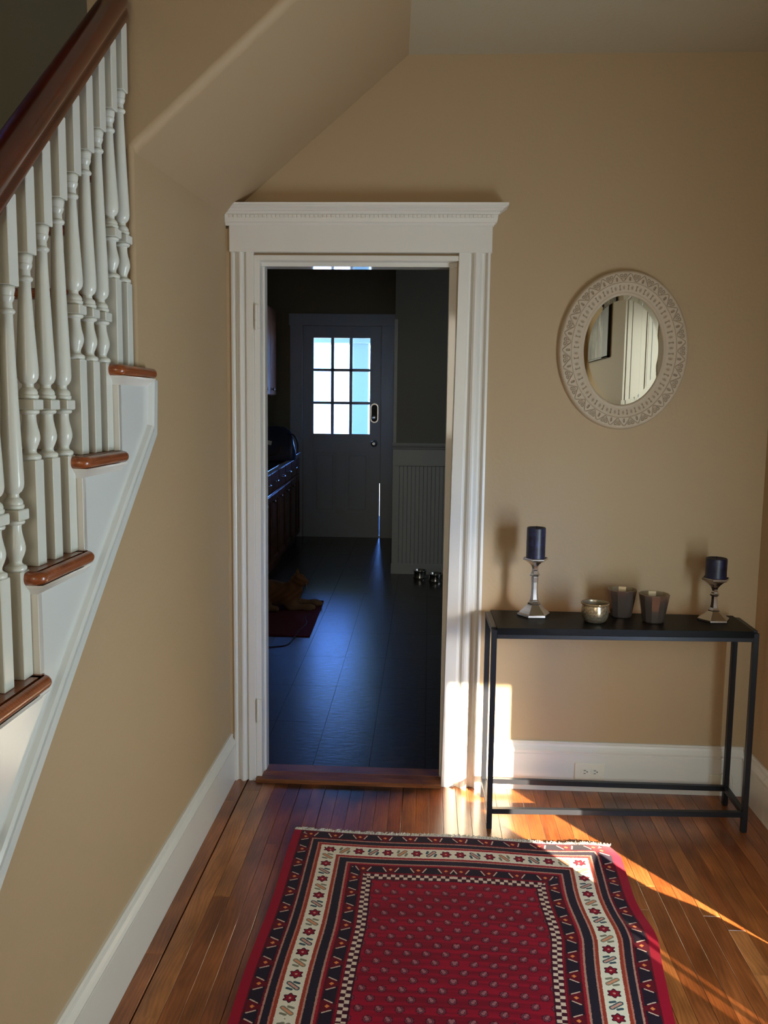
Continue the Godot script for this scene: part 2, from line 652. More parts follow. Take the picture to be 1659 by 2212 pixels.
func build_shell() -> void:
	# --- back wall with the kitchen doorway; its left part is closed by the stair wall
	var w := MB.new()
	w.bx(V(XL - 0.11, 0, -0.12), V(-0.655, 3.3, 0))
	w.bx(V(0.095, 0, -0.12), V(XR + 0.12, 3.3, 0))
	w.bx(V(-0.655, 2.04, -0.12), V(0.095, 3.3, 0))
	w.bx(V(XL - 0.002, 0, -0.01), V(-0.7517, 2.15, 0.02))
	struct("wall_back", w, M.tan, "tan painted back wall of the hall around the white doorway", "wall")

	# --- wall below the stairs, up to the soffit behind the last baluster
	w = MB.new()
	var o := PackedVector2Array([Vector2(0, 0), Vector2(2.70, 0), Vector2(1.12, 1.30), Vector2(1.047, 1.37), Vector2(1.047, 2.142), Vector2(0, 2.21)])
	w.prism(o, 0, XL - 0.11, XL)
	w.bx(V(XL - 0.11, 1.36, 0.9), V(XL - 0.012, 2.15, 1.0585))
	w.bx(V(XL - 0.11, 2.1, 0.0), V(XL - 0.012, CEIL + 0.4, 1.0585))
	# rounded corner bead at the end of that wall
	w.lathe([Vector2(0.013, 1.3), Vector2(0.013, 2.16)], V(XL - 0.0128, 0, 1.0468), 24)
	struct("wall_left", w, M.tan, "tan wall below the staircase running to the white doorway", "wall")

	# --- the boxed underside of the upper flight: soffit, rounded edge and front face
	w = MB.new()
	var rows := []
	var steps := 8
	for i in steps + 1:
		rows.append(PackedVector3Array())
	var na := 24
	for k in na + 1:
		var u := float(k) / na
		var b: Vector3 = V(XL - 0.02, 2.197 - 0.02 * 0.84, -0.02).lerp(V(-0.085, CEIL + 0.012, -0.02), u)
		var f: Vector3 = V(XL - 0.02, 2.140 - 0.02 * 0.87, 1.06).lerp(V(-0.052, CEIL + 0.002, 1.06), u)
		rows[0].append(b)
		rows[1].append(f + V(0, 0, -0.03))
		for i in 6:
			var a := PI * 0.5 * (i + 1) / 6.0
			rows[2 + i].append(f + V(0, 0.03 * (1.0 - cos(a)), -0.03 + 0.03 * sin(a)))
		rows[8].append(V(f.x, CEIL + 0.5, 1.06))
	w.grid(rows, false)
	# closing faces above, so that the box is solid
	w.quad(V(XL - 0.02, CEIL + 0.5, -0.02), V(XL - 0.02, CEIL + 0.5, 1.06), V(-0.05, CEIL + 0.5, 1.06), V(-0.05, CEIL + 0.5, -0.02))
	struct("wall_soffit", w, M.tan, "tan sloping underside of the upper stair flight above the doorway", "soffit")

	# --- ceiling of the hall
	struct("ceiling", box(V(XL - 0.11, CEIL, -0.12), V(XR + 0.12, CEIL + 0.2, 5.8)), M.ceiling, "dim cream ceiling at the top right of the hall", "ceiling")

	# --- stairwell: outer wall, end wall, roof, upper storey edge
	w = MB.new()
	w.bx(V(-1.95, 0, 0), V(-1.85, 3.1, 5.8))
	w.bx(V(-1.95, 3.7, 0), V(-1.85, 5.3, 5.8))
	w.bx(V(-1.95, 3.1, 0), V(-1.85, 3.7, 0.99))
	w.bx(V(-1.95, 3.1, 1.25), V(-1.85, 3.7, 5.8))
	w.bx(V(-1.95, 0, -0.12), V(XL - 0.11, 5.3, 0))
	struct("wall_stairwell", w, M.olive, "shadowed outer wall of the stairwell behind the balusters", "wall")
	w = MB.new()
	w.bx(V(XL - 0.11, CEIL + 0.2, 0), V(XL, 5.3, 5.8))
	w.bx(V(-1.95, 5.2, -0.12), V(XL, 5.3, 5.8))
	struct("wall_upper", w, M.tan, "unlit upper walls and roof of the stairwell", "wall")

	# --- right wall, with the opening of the street door
	w = MB.new()
	w.bx(V(XR, 0, -0.12), V(XR + 0.10, CEIL, 1.40))
	w.bx(V(XR, 0, 2.36), V(XR + 0.10, CEIL, 4.7))
	w.bx(V(XR, 0, 5.6), V(XR + 0.10, CEIL, 5.8))
	w.bx(V(XR, 2.30, 1.40), V(XR + 0.10, CEIL, 2.36))
	w.bx(V(XR, 0, 4.7), V(XR + 0.10, 0.4, 5.6))
	w.bx(V(XR, 1.5, 4.7), V(XR + 0.10, CEIL, 5.6))
	struct("wall_right", w, M.tan, "tan right wall at the corner beside the console table", "wall")
	# --- front wall behind the viewer with an unseen window placed for its light
	w = MB.new()
	w.bx(V(-1.95, 0, 5.7), V(-0.75, 5.3, 5.8))
	w.bx(V(0.45, 0, 5.7), V(XR + 0.1, 5.3, 5.8))
	w.bx(V(-0.75, 0, 5.7), V(0.45, 1.15, 5.8))
	w.bx(V(-0.75, 2.45, 5.7), V(0.45, 5.3, 5.8))
	window("window_4", V(-0.15, 1.8, 5.75), 1.2, 1.3, 0.0, "unseen window with an added glowing blind in the front wall, placed to light the back wall", -1.0)  # unseen window, placed to light the back wall
	struct("wall_front", w, M.tan, "tan front wall of the hall around the unseen window behind the viewer", "wall")
	window("window_1", V(XR + 0.05, 0.95, 5.15), 0.9, 1.1, PI / 2, "unseen window with an added glowing blind in the right wall, placed to light the hall", -1.0)  # out of view, placed to light the hall from the right
	window("window_2", V(-1.90, 3.40, 1.12), 0.26, 0.6, PI / 2, "unseen small window high in the stairwell wall, placed for a blue edge on the handrail")  # out of view, placed for the blue edge on the handrail

	# --- baseboards
	w = MB.new()
	w.prism(along(base_profile(0.193), func(q): return Vector2(XL + q.x, q.y)), 2, 0.021, 2.69)
	struct("baseboard_left", w, M.white, "tall white baseboard with moulded top along the stair wall", "baseboard")
	w = MB.new()
	w.prism(along(base_profile(0.196), func(q): return Vector2(q.x, q.y)), 0, 0.2135, XR - 0.018)
	struct("baseboard_back", w, M.white, "white moulded baseboard behind the console table", "baseboard")
	w = MB.new()
	w.prism(along(base_profile(0.188), func(q): return Vector2(XR - q.x, q.y)), 2, 0.0, 0.228)
	w.prism(along(base_profile(0.188), func(q): return Vector2(XR - q.x, q.y)), 2, 0.231, 1.30)
	w.bx(V(XR - 0.017, 0, 0.226), V(XR - 0.001, 0.15, 0.233))
	struct("baseboard_right", w, M.white, "white moulded baseboard on the right wall with a butt joint", "baseboard")

func window(called: String, at: Vector3, wide: float, high: float, turn: float, label: String, glow_blind := 0.0) -> void:
	var t := built(called, label, "window")
	t.position = at
	t.rotation.y = turn
	var m := MB.new()
	var hw := wide / 2
	var hh := high / 2
	m.bx(V(-hw, -hh, -0.05), V(-hw + 0.05, hh, 0.05), 0.003)
	m.bx(V(hw - 0.05, -hh, -0.05), V(hw, hh, 0.05), 0.003)
	m.bx(V(-hw, hh - 0.05, -0.05), V(hw, hh, 0.05), 0.003)
	m.bx(V(-hw, -hh, -0.07), V(hw, -hh + 0.05, 0.05), 0.003)
	m.bx(V(-hw, -0.02, -0.03), V(hw, 0.02, 0.02), 0.003)
	put("window_frame", m, M.white, t)
	for s in [0, 1]:
		put("pane", box(V(-hw + 0.05, -hh + 0.05 + s * (hh - 0.03), -0.004), V(hw - 0.05, -0.02 + s * (hh - 0.03), 0.004)), M.glass, t)
	if glow_blind != 0.0:   # an added glowing blind, stands in for daylight and hides the sky
		put("added_glow_blind", box(V(-hw + 0.03, -hh + 0.04, minf(glow_blind * 0.042, glow_blind * 0.046)), V(hw - 0.03, hh - 0.03, maxf(glow_blind * 0.042, glow_blind * 0.046))), M.glow_blind, t)

func build_floor() -> void:
	var f := built("floor", "worn orange strip wood floor of the hall with blackened patches", "floor")
	put("subfloor", box(V(-1.95, -0.08, -0.12), V(XR + 0.1, -0.0205, 5.8)), M.gap, f)
	var edges: Array[float] = [-0.753, -0.7035]
	var k := -12
	edges.append(-0.6995)
	while -0.074 + 0.051 * (k + 1) < XR:
		edges.append(-0.074 + 0.051 * (k + 1))
		k += 1
	edges.append(XR)
	var wide_gap := [0.482, 0.38, 0.074]
	for i in edges.size() - 1:
		var x0 := edges[i]
		var x1 := edges[i + 1]
		if x1 - x0 < 0.006:
			continue
		var g := 0.0004
		for q in wide_gap:
			if absf(x1 + q) < 0.004:
				g = 0.0016
		var z := 0.012
		var first := true
		while z < 5.7:
			var ln := rng.randf_range(0.7, 2.3)
			if first:
				ln = rng.randf_range(0.5, 2.4)
			if i == 2:
				ln = 0.10 if first else ln
			first = false
			var z1 := minf(z + ln, 5.7)
			var m := MB.new()
			m.grain = 2
			m.off = Vector2(rng.randf() * 3.0, rng.randf() * 5.0)
			var dy := rng.randf_range(-0.0006, 0.0)
			m.bx(V(x0 + 0.0003, -0.02, z + 0.0004), V(x1 - g, dy, z1 - 0.0004), 0.0007)
			put("plank", m, M.planks[rng.randi() % M.planks.size()], f)
			z = z1
	# strip beyond the foot of the stairs
	put("landing_board", box(V(-1.85, -0.02, 2.72), V(-0.756, 0, 5.7), 0.001), M.planks[1], f)
	# a gap filled with dirt along the left baseboard
	put("dark_joint", box(V(-0.7545, -0.02, 0.02), V(-0.7515, -0.004, 2.7)), M.gap, f)

	var t := built("floor_kitchen", "dark slate patterned kitchen floor seen through the doorway", "floor")
	settled(t)
	put("subfloor", box(V(-1.86, -0.08, ZK - 0.05), V(2.3, -0.0085, -0.12)), M.gap, t)
	for i in 18:
		for j in 11:
			var x := -1.87 + 0.235 * i
			var z := -0.121 - 0.485 * j
			var m := MB.new()
			m.grain = 2
			m.off = Vector2(rng.randf() * 3.0, rng.randf() * 3.0)
			m.bx(V(x + 0.0006, -0.010, z - 0.485 + 0.0006), V(x + 0.235 - 0.0006, 0.0, z - 0.0006), 0.0004)
			put("tile", m, M.tiles[rng.randi() % 4], t)

func casing_side(outer_x: float, in_top: float, in_bot: float, high: float, sgn: float) -> MB:
	# moulded door casing; its inner edge may lean a little, as old frames do
	var m := MB.new()
	var prof := [[0.0, 0.0], [0.0, 0.026], [0.075, 0.028], [0.10, 0.024], [0.12, 0.016], [0.20, 0.012], [0.25, 0.013], [0.29, 0.021], [0.33, 0.0265], [0.40, 0.030], [0.46, 0.0295], [0.52, 0.025], [0.555, 0.018], [0.60, 0.012], [0.655, 0.012], [0.66, 0.021], [0.68, 0.022], [0.985, 0.022], [1.0, 0.019], [1.0, 0.0]]
	var lo := PackedVector3Array()
	var hi := PackedVector3Array()
	for p in prof:
		lo.append(V(lerpf(outer_x, in_bot, p[0]), 0.0, p[1]))
		hi.append(V(lerpf(outer_x, in_top, p[0]), high, p[1]))
	m.grid([lo, hi], sgn < 0.0, false, true)
	return m

func build_doorway() -> void:
	var t := built("trim_1", "white moulded casing of the kitchen doorway with a crowned header", "door frame")
	put("side_casing", casing_side(-0.7515, -0.667, -0.667, 2.066, 1.0), M.white, t)
	put("side_casing", casing_side(0.2155, 0.099, 0.073, 2.066, -1.0), M.white, t)
	put("header", box(V(-0.757, 2.064, 0), V(0.2205, 2.17, 0.03), 0.002), M.white, t)
	# crown moulding with a return at its right end
	var m := MB.new()
	var prof := [[2.158, 0.0], [2.160, 0.004], [2.168, 0.008], [2.170, 0.014], [2.184, 0.017], [2.196, 0.017], [2.197, 0.021], [2.203, 0.024], [2.206, 0.024], [2.207, 0.030], [2.214, 0.037], [2.219, 0.046], [2.222, 0.047], [2.2225, 0.052], [2.2315, 0.053], [2.232, 0.0]]
	var rows := []
	for p in prof:
		var z: float = 0.03 + p[1]
		rows.append(PackedVector3Array([V(-0.769, p[0], z), V(0.2205 + p[1], p[0], z), V(0.2205 + p[1], p[0], -0.001)]))
	m.grid(rows, false, false, true)
	m.quad(V(-0.769, 2.2319, 0), V(-0.769, 2.2319, 0.083), V(0.2735, 2.2319, 0.083), V(0.2735, 2.2319, 0))
	var crown := put("crown", m, M.white, t)
	m = MB.new()
	for k in 62:
		var x := -0.752 + k * 0.0158
		m.bx(V(x, 2.184, 0.046), V(x + 0.0105, 2.1955, 0.0505), 0.001)
	tag(put("bead_row", m, M.white, crown), "", "", "", "stuff")
	# jambs, head and stops
	put("jamb", box(V(-0.667, 0, -0.125), V(-0.645, 2.045, 0.012), 0.0015), M.white, t)
	m = MB.new()
	m.prism(PackedVector2Array([Vector2(0.0735, 0.0), Vector2(0.097, 0.0), Vector2(0.112, 2.045), Vector2(0.0985, 2.045)]), 2, -0.125, 0.010)
	put("jamb", m, M.white, t)
	put("head_jamb", box(V(-0.667, 2.036, -0.125), V(0.112, 2.055, 0.018), 0.0015), M.gloss, t)
	m = MB.new()
	m.bx(V(-0.646, 0, -0.10), V(-0.637, 2.036, -0.045), 0.002)
	m.bx(V(0.066, 0, -0.10), V(0.0995, 2.036, -0.045), 0.002)
	m.prism(PackedVector2Array([Vector2(-0.118, 2.0240), Vector2(-0.032, 2.0210), Vector2(-0.032, 2.037), Vector2(-0.118, 2.037)]), 0, -0.646, 0.099)
	put("stop", m, M.gloss, t)
	for y in [1.83, 0.293]:
		m = MB.new()
		m.lathe([Vector2(0, -0.052), Vector2(0.0045, -0.05), Vector2(0.0065, -0.044), Vector2(0.0065, -0.0155), Vector2(0.0065, -0.0155), Vector2(0.005, -0.014), Vector2(0.005, -0.013), Vector2(0.0065, -0.0125), Vector2(0.0065, 0.0145), Vector2(0.005, 0.015), Vector2(0.005, 0.016), Vector2(0.0065, 0.0165), Vector2(0.0065, 0.040), Vector2(0.005, 0.044), Vector2(0, 0.048)], V(-0.6585, y, 0.022), 12)
		m.bx(V(-0.662, y - 0.045, -0.02), V(-0.6435, y + 0.042, 0.018), 0.001)
		put("hinge", m, M.white, t)
	# worn wooden threshold of two boards
	t = built("trim_2", "worn brown wooden threshold of the kitchen doorway", "threshold")
	m = MB.new()
	m.grain = 0
	m.prism(PackedVector2Array([Vector2(0.040, 0.0), Vector2(0.040, 0.009), Vector2(0.034, 0.014), Vector2(-0.030, 0.019), Vector2(-0.0325, 0.017), Vector2(-0.0325, 0.0)]), 0, -0.664, 0.0725)
	put("sill_board", m, M.sill, t)
	m = MB.new()
	m.grain = 0
	m.off = Vector2(0.3, 0.7)
	m.prism(PackedVector2Array([Vector2(-0.034, 0.0), Vector2(-0.034, 0.0165), Vector2(-0.036, 0.0185), Vector2(-0.105, 0.018), Vector2(-0.118, 0.010), Vector2(-0.120, 0.0)]), 0, -0.640, 0.067)
	put("sill_board", m, M.sill, t)

# ---------------------------------------------------------------- stairs
func baluster_mesh(long: float) -> MB:   # long: how much longer the tapered shaft is than the shortest
	var m := MB.new()
	m.bx(V(-0.0185, 0, -0.0185), V(0.0185, 0.211, 0.0185), 0.0015)
	var p := [Vector2(0.0, 0.2105), Vector2(0.0195, 0.211), Vector2(0.0208, 0.215), Vector2(0.0205, 0.219), Vector2(0.0175, 0.222), Vector2(0.0175, 0.222), Vector2(0.0140, 0.2235), Vector2(0.0116, 0.227), Vector2(0.0122, 0.232), Vector2(0.0165, 0.242), Vector2(0.0190, 0.250), Vector2(0.0195, 0.257), Vector2(0.0184, 0.265), Vector2(0.0158, 0.276), Vector2(0.0136, 0.287), Vector2(0.0130, 0.296), Vector2(0.0135, 0.300), Vector2(0.0135, 0.300), Vector2(0.0185, 0.302), Vector2(0.0203, 0.3055), Vector2(0.0190, 0.3095), Vector2(0.0, 0.310)]
	m.lathe(p, Vector3.ZERO, 20)
	m.bx(V(-0.021, 0.3095, -0.021), V(0.021, 0.330, 0.021), 0.002)
	p = [Vector2(0.0, 0.3295), Vector2(0.0180, 0.330), Vector2(0.0198, 0.334), Vector2(0.0198, 0.338), Vector2(0.0175, 0.3395), Vector2(0.0175, 0.3395), Vector2(0.0180, 0.343), Vector2(0.0165, 0.348), Vector2(0.0125, 0.352), Vector2(0.0112, 0.353), Vector2(0.0112, 0.353), Vector2(0.0106, 0.358), Vector2(0.0118, 0.3605), Vector2(0.0118, 0.3605), Vector2(0.0160, 0.364), Vector2(0.0196, 0.371), Vector2(0.0208, 0.379), Vector2(0.0206, 0.390), Vector2(0.0195, 0.410), Vector2(0.0170, 0.450), Vector2(0.0142, 0.500), Vector2(0.0122, 0.540), Vector2(0.0118, 0.555), Vector2(0.0118, 0.555), Vector2(0.0150, 0.557), Vector2(0.0166, 0.5605), Vector2(0.0150, 0.5645), Vector2(0.0120, 0.566), Vector2(0.0120, 0.566), Vector2(0.0116, 0.577), Vector2(0.0128, 0.579), Vector2(0.0128, 0.579), Vector2(0.0150, 0.584), Vector2(0.0160, 0.588), Vector2(0.0150, 0.5895), Vector2(0.0150, 0.5895), Vector2(0.0158, 0.594), Vector2(0.0170, 0.600), Vector2(0.0170, 0.607), Vector2(0.0, 0.608)]
	for i in p.size():
		if p[i].y > 0.385:
			p[i].y += long * clampf((p[i].y - 0.385) / 0.165, 0.0, 1.0)
	m.lathe(p, Vector3.ZERO, 20)
	m.bx(V(-0.0185, 0.6075 + long, -0.0185), V(0.0185, 0.775 + long, 0.0185), 0.0015)
	return m

func rail_under(z: float) -> float:   # height of the handrail's underside
	return 1.823 + (1.799 - z) * 0.8755

func build_stairs() -> void:
	var s := thing("staircase", "staircase with white turned balusters, orange wood treads and a dark wood handrail", "staircase")
	# treads with rounded noses in front and at the open end
	for k in range(-3, 8):
		var y := tread_y(k)
		var z := nose_z(k)
		var m := MB.new()
		m.grain = 0
		m.off = Vector2(rng.randf(), rng.randf())
		var open := k <= 4
		var x1 := -0.731 if open else XL - 0.115
		var rows := []
		for i in 9:
			var a := PI * i / 8.0 - PI / 2
			var q := 0.0135 * cos(a)
			var h := y - 0.0135 + 0.0135 * sin(a)
			var row := PackedVector3Array()
			row.append(V(-1.85, h, z - 0.0135 + q))
			if open:
				for c in 5:
					var b := PI / 2 - PI / 2 * c / 4.0
					var r := 0.012
					row.append(V(x1 - 0.0135 - r + (r + q) * cos(b), h, z - 0.0135 - r + (r + q) * sin(b)))
				for c in 5:
					var b := -PI / 2 * c / 4.0
					var r := 0.012
					row.append(V(x1 - 0.0135 - r + (r + q) * cos(b), h, z - 0.283 + 0.0135 + r + (r + q) * sin(b)))
				row.append(V(-0.80, h, z - 0.283 + 0.0135 - q))
			else:
				row.append(V(x1, h, z - 0.0135 + q))
			rows.append(row)
		m.grid(rows, true)
		if open:
			m.bx(V(-1.85, y - 0.0268, z - 0.262), V(-0.752, y - 0.0002, z - 0.018))
			m.bx(V(-0.80, y - 0.0268, z - 0.277), V(-0.752, y - 0.0002, z - 0.25))
		else:
			m.bx(V(-1.85, y - 0.0268, z - 0.262), V(x1, y - 0.0002, z - 0.018))
		put("tread", m, M.tread, s)
		# riser with the small cove below the nose
		m = MB.new()
		var rx := -0.7555 if open else XL - 0.115
		m.bx(V(-1.85, y - RISE, z - 0.048), V(rx, y - 0.0265, z - 0.030), 0.001)
		if open:
			var rr := []
			for q in [[0.020, 0.0265], [0.020, 0.030], [0.017, 0.033], [0.008, 0.038], [0.004, 0.046], [0.0, 0.048]]:
				rr.append(PackedVector3Array([V(-1.85, y - q[1], z - 0.030 + q[0]), V(rx + q[0] - 0.0005, y - q[1], z - 0.030 + q[0]), V(rx + q[0] - 0.0005, y - q[1], z - 0.262)]))
			m.grid(rr, true)
		put("riser", m, M.white, s)
	# cut string on the open side: a stepped board with a raised band along its lower edge
	var o := PackedVector2Array()
	o.append(Vector2(0.962, tread_y(4) - 0.027))
	o.append(Vector2(0.974, 1.415))
	o.append(Vector2(2.715, 0.0))
	o.append(Vector2(nose_z(-3) - 0.031, 0.0))
	for k in range(-3, 5):
		o.append(Vector2(nose_z(k) - 0.031, tread_y(k) - 0.027))
		if k < 4:
			o.append(Vector2(nose_z(k + 1) - 0.031, tread_y(k) - 0.027))
	var m := MB.new()
	m.prism(o, 0, XL - 0.005, -0.7555)
	put("string_board", m, M.cool_white, s)
	# band: rows across its width, corners mitred
	var path := [Vector2(0.962, tread_y(4) - 0.03), Vector2(0.974, 1.415), Vector2(2.715, 0.0)]
	var d2: Vector2 = (path[2] - path[1]).normalized()
	var nrm := Vector2(-d2.y, d2.x)
	if nrm.y < 0.0:
		nrm = -nrm
	var rows := []
	for q in [[0.0, 0.0], [0.0, 0.009], [0.026, 0.010], [0.028, 0.006], [0.036, 0.006], [0.041, 0.014], [0.047, 0.0155], [0.053, 0.011], [0.058, 0.002], [0.060, 0.0]]:
		var row := PackedVector3Array()
		var x: float = -0.7555 + q[1]
		row.append(V(x, path[0].y, path[0].x + q[0]))
		# mitre point: offset of the vertical piece meets the offset of the sloping piece
		var base: Vector2 = path[1] + nrm * q[0]
		var zz: float = 0.974 + q[0]
		var yy: float = base.y + (zz - base.x) * d2.y / d2.x
		row.append(V(x, yy, zz))
		var e: Vector2 = path[2] + nrm * q[0]
		row.append(V(x, e.y, e.x))
		rows.append(row)
	m = MB.new()
	m.grid(rows, false, false, true)
	put("string_band", m, M.cool_white, s)
	# balusters, three to a tread
	var turned := [baluster_mesh(0.0).mesh(), baluster_mesh(0.0694).mesh(), baluster_mesh(0.1388).mesh()]
	for k in range(-2, 5):
		for j in 3:
			var z := nose_z(k) - 0.088 - 0.0793 * j
			if k == 4 and j == 2:
				continue
			var b := put("baluster", turned[j], M.baluster, s)
			b.position = V(-0.787, tread_y(k), z)
	# handrail: profile swept along the slope (x across, y up, square to the slope)
	var half := [Vector2(0.0, 0.0), Vector2(0.022, 0.0), Vector2(0.0245, 0.003), Vector2(0.0245, 0.010), Vector2(0.0235, 0.014), Vector2(0.0205, 0.017), Vector2(0.0195, 0.021), Vector2(0.0215, 0.025), Vector2(0.0265, 0.028), Vector2(0.0300, 0.0325), Vector2(0.0318, 0.039), Vector2(0.0318, 0.046), Vector2(0.0298, 0.054), Vector2(0.0255, 0.061), Vector2(0.0190, 0.0665), Vector2(0.0100, 0.0700), Vector2(0.0, 0.0712)]
	var prof: Array = []
	for p in half:
		prof.append(p)
	for i in range(half.size() - 2, 0, -1):
		prof.append(Vector2(-half[i].x, half[i].y))
	var slope := Vector2(-1.0, 0.8755).normalized()          # (z, y) going up
	var square := Vector2(0.8755, 1.0).normalized()
	rows = []
	var stations := [[3.0, 1.0], [2.4, 1.0], [1.8, 1.0], [1.2, 1.0], [1.092, 1.0], [1.081, 0.97], [1.073, 0.88], [1.068, 0.70], [1.066, 0.40], [1.065, 0.0]]
	for st in stations:
		var row := PackedVector3Array()
		var z0: float = st[0]
		for p in prof:
			var h = 0.035 + (p.y - 0.035) * st[1]
			row.append(V(-0.789 + p.x * st[1], rail_under(z0) + square.y * h, z0 + square.x * h))
		rows.append(row)
	m = MB.new()
	m.grain = 2
	m.grid(rows, false, true)
	put("handrail", m, M.rail, s)
	# starting post at the foot, beyond the frame
	m = MB.new()
	m.bx(V(-0.84, 0, 2.83), V(-0.74, 1.15, 2.93), 0.004)
	m.bx(V(-0.855, 1.15, 2.815), V(-0.725, 1.18, 2.945), 0.006)
	put("newel_post", m, M.white, s)

# ---------------------------------------------------------------- hall furniture
const TOP_Y := 0.737

func build_table() -> void:
	var t := thing("console_table", "narrow black console table with thin steel legs against the tan wall", "table")
	var fl := V(0.241, 0, 0.352)
	var fr := V(1.152, 0, 0.312)
	var bl := V(0.236, 0, 0.096)
	var br := V(1.157, 0, 0.096)
	var w := 0.0095
	# legs: square tubes set square to the slightly turned table
	var turn := atan2(fl.z - fr.z, fr.x - fl.x)
	for p in [fl, fr, bl, br]:
		var m := box(V(-w, 0, -w), V(w, 0.7295, w), 0.001, 1)
		var o := put("leg", m, M.black_steel, t)
		o.position = p
		o.rotation.y = turn * 0.5
	for pr in [[fl, fr, 0.066, 0.0095], [bl, br, 0.066, 0.0095], [fl, bl, 0.066, 0.0095], [fr, br, 0.066, 0.0095], [fl, fr, 0.7065, 0.0075], [bl, br, 0.7065, 0.0075], [fl, bl, 0.7245, 0.011], [fr, br, 0.7245, 0.011]]:
		var d: Vector3 = pr[1] - pr[0]
		var m := box(V(-d.length() * 0.5 + w, -pr[3], -w), V(d.length() * 0.5 - w, pr[3], w), 0.001, 0)
		var o := put("rail", m, M.black_steel, t)
		o.position = (pr[0] + pr[1]) * 0.5 + V(0, pr[2], 0)
		o.rotation.y = atan2(-d.z, d.x)
	var m := MB.new()
	m.grain = 0
	var o2 := PackedVector2Array([Vector2(bl.x + w, bl.z - w), Vector2(br.x - w, br.z - w), Vector2(fr.x - w, fr.z + w), Vector2(fl.x + w, fl.z + w)])
	m.prism(o2, 1, 0.7145, TOP_Y)
	put("table_top", m, M.black_wood, t)

func hexed(prof: Array, turn: float, rows_flat := true) -> MB:
	var m := MB.new()
	m.lathe(prof, Vector3.ZERO, 6, turn, rows_flat)
	return m

func build_candles() -> void:
	# tall holder
	var a := thing("candlestick", "tall hexagonal silver candlestick near the left end of the black table", "candlestick", V(0.400, TOP_Y, 0.156), 0.10)
	var base := [Vector2(0.0, 0.0), Vector2(0.0610, 0.0), Vector2(0.0620, 0.003), Vector2(0.0610, 0.010), Vector2(0.0560, 0.0125), Vector2(0.0470, 0.021), Vector2(0.0360, 0.031), Vector2(0.0280, 0.039), Vector2(0.0245, 0.043)]
	put("base", hexed(base, 0.0), M.silver, a)
	put("stem", hexed([Vector2(0.0235, 0.043), Vector2(0.0242, 0.046), Vector2(0.0215, 0.050), Vector2(0.0170, 0.053), Vector2(0.0172, 0.056), Vector2(0.0145, 0.061), Vector2(0.0122, 0.080), Vector2(0.0113, 0.100), Vector2(0.0115, 0.125), Vector2(0.0128, 0.139), Vector2(0.0132, 0.143), Vector2(0.0112, 0.146), Vector2(0.0180, 0.149), Vector2(0.0195, 0.153), Vector2(0.0150, 0.158), Vector2(0.0108, 0.168), Vector2(0.0125, 0.172), Vector2(0.0108, 0.176), Vector2(0.0120, 0.181)], 0.0), M.silver, a)
	put("cup", hexed([Vector2(0.0, 0.180), Vector2(0.0120, 0.181), Vector2(0.0140, 0.187), Vector2(0.0230, 0.196), Vector2(0.0340, 0.204), Vector2(0.0440, 0.208), Vector2(0.0462, 0.210), Vector2(0.0466, 0.215), Vector2(0.0450, 0.2165), Vector2(0.0420, 0.212), Vector2(0.0, 0.211)], 0.0), M.silver, a)
	candle(V(0.400, TOP_Y + 0.2112, 0.156), 0.0345, 0.117, "tall dark blue pillar candle on the taller silver candlestick")
	# short holder
	var b := thing("candlestick", "short hexagonal silver candlestick at the right end of the black table", "candlestick", V(1.051, TOP_Y, 0.166), 0.06)
	put("base", hexed([Vector2(0.0, 0.0), Vector2(0.0590, 0.0), Vector2(0.0600, 0.003), Vector2(0.0590, 0.0085), Vector2(0.0530, 0.012), Vector2(0.0400, 0.021), Vector2(0.0290, 0.029), Vector2(0.0215, 0.036)], 0.0), M.silver, b)
	put("stem", hexed([Vector2(0.0200, 0.036), Vector2(0.0205, 0.039), Vector2(0.0165, 0.042), Vector2(0.0140, 0.048), Vector2(0.0118, 0.062), Vector2(0.0108, 0.078), Vector2(0.0112, 0.089), Vector2(0.0165, 0.093), Vector2(0.0175, 0.097), Vector2(0.0130, 0.101), Vector2(0.0125, 0.106), Vector2(0.0100, 0.110), Vector2(0.0110, 0.116)], 0.0), M.silver, b)
	put("cup", hexed([Vector2(0.0, 0.1155), Vector2(0.0110, 0.116), Vector2(0.0150, 0.124), Vector2(0.0260, 0.136), Vector2(0.0380, 0.145), Vector2(0.0480, 0.150), Vector2(0.0505, 0.152), Vector2(0.0508, 0.157), Vector2(0.0490, 0.1585), Vector2(0.0460, 0.154), Vector2(0.0, 0.153)], 0.0), M.silver, b)
	candle(V(1.051, TOP_Y + 0.1532, 0.166), 0.0375, 0.077, "short dark blue pillar candle on the shorter silver candlestick")

func candle(at: Vector3, r: float, h: float, label: String) -> void:
	var t := thing("pillar_candle", label, "candle", at, r * 40.0)
	var m := MB.new()
	m.grain = 1
	var prof := [Vector2(0, 0), Vector2(r - 0.001, 0), Vector2(r, 0.001), Vector2(r, 0.001)]
	for i in 9:
		prof.append(Vector2(r * (1.0 + 0.006 * sin(i * 2.1)), 0.001 + (h - 0.004) * (i + 1) / 9.0))
	prof.append_array([Vector2(r - 0.0012, h), Vector2(r - 0.003, h), Vector2(r - 0.006, h - 0.004), Vector2(r * 0.4, h - 0.007), Vector2(0, h - 0.0075)])
	m.lathe(prof, Vector3.ZERO, 36)
	put("wax_body", m, M.wax, t)
	m = MB.new()
	m.tube([V(0, h - 0.008, 0), V(0.0003, h - 0.002, 0), V(0.001, h + 0.004, 0.0005), V(0.0006, h + 0.007, 0.001)], [0.0009, 0.0009, 0.0009, 0.0007], 6)
	put("wick", m, M.wick, t)

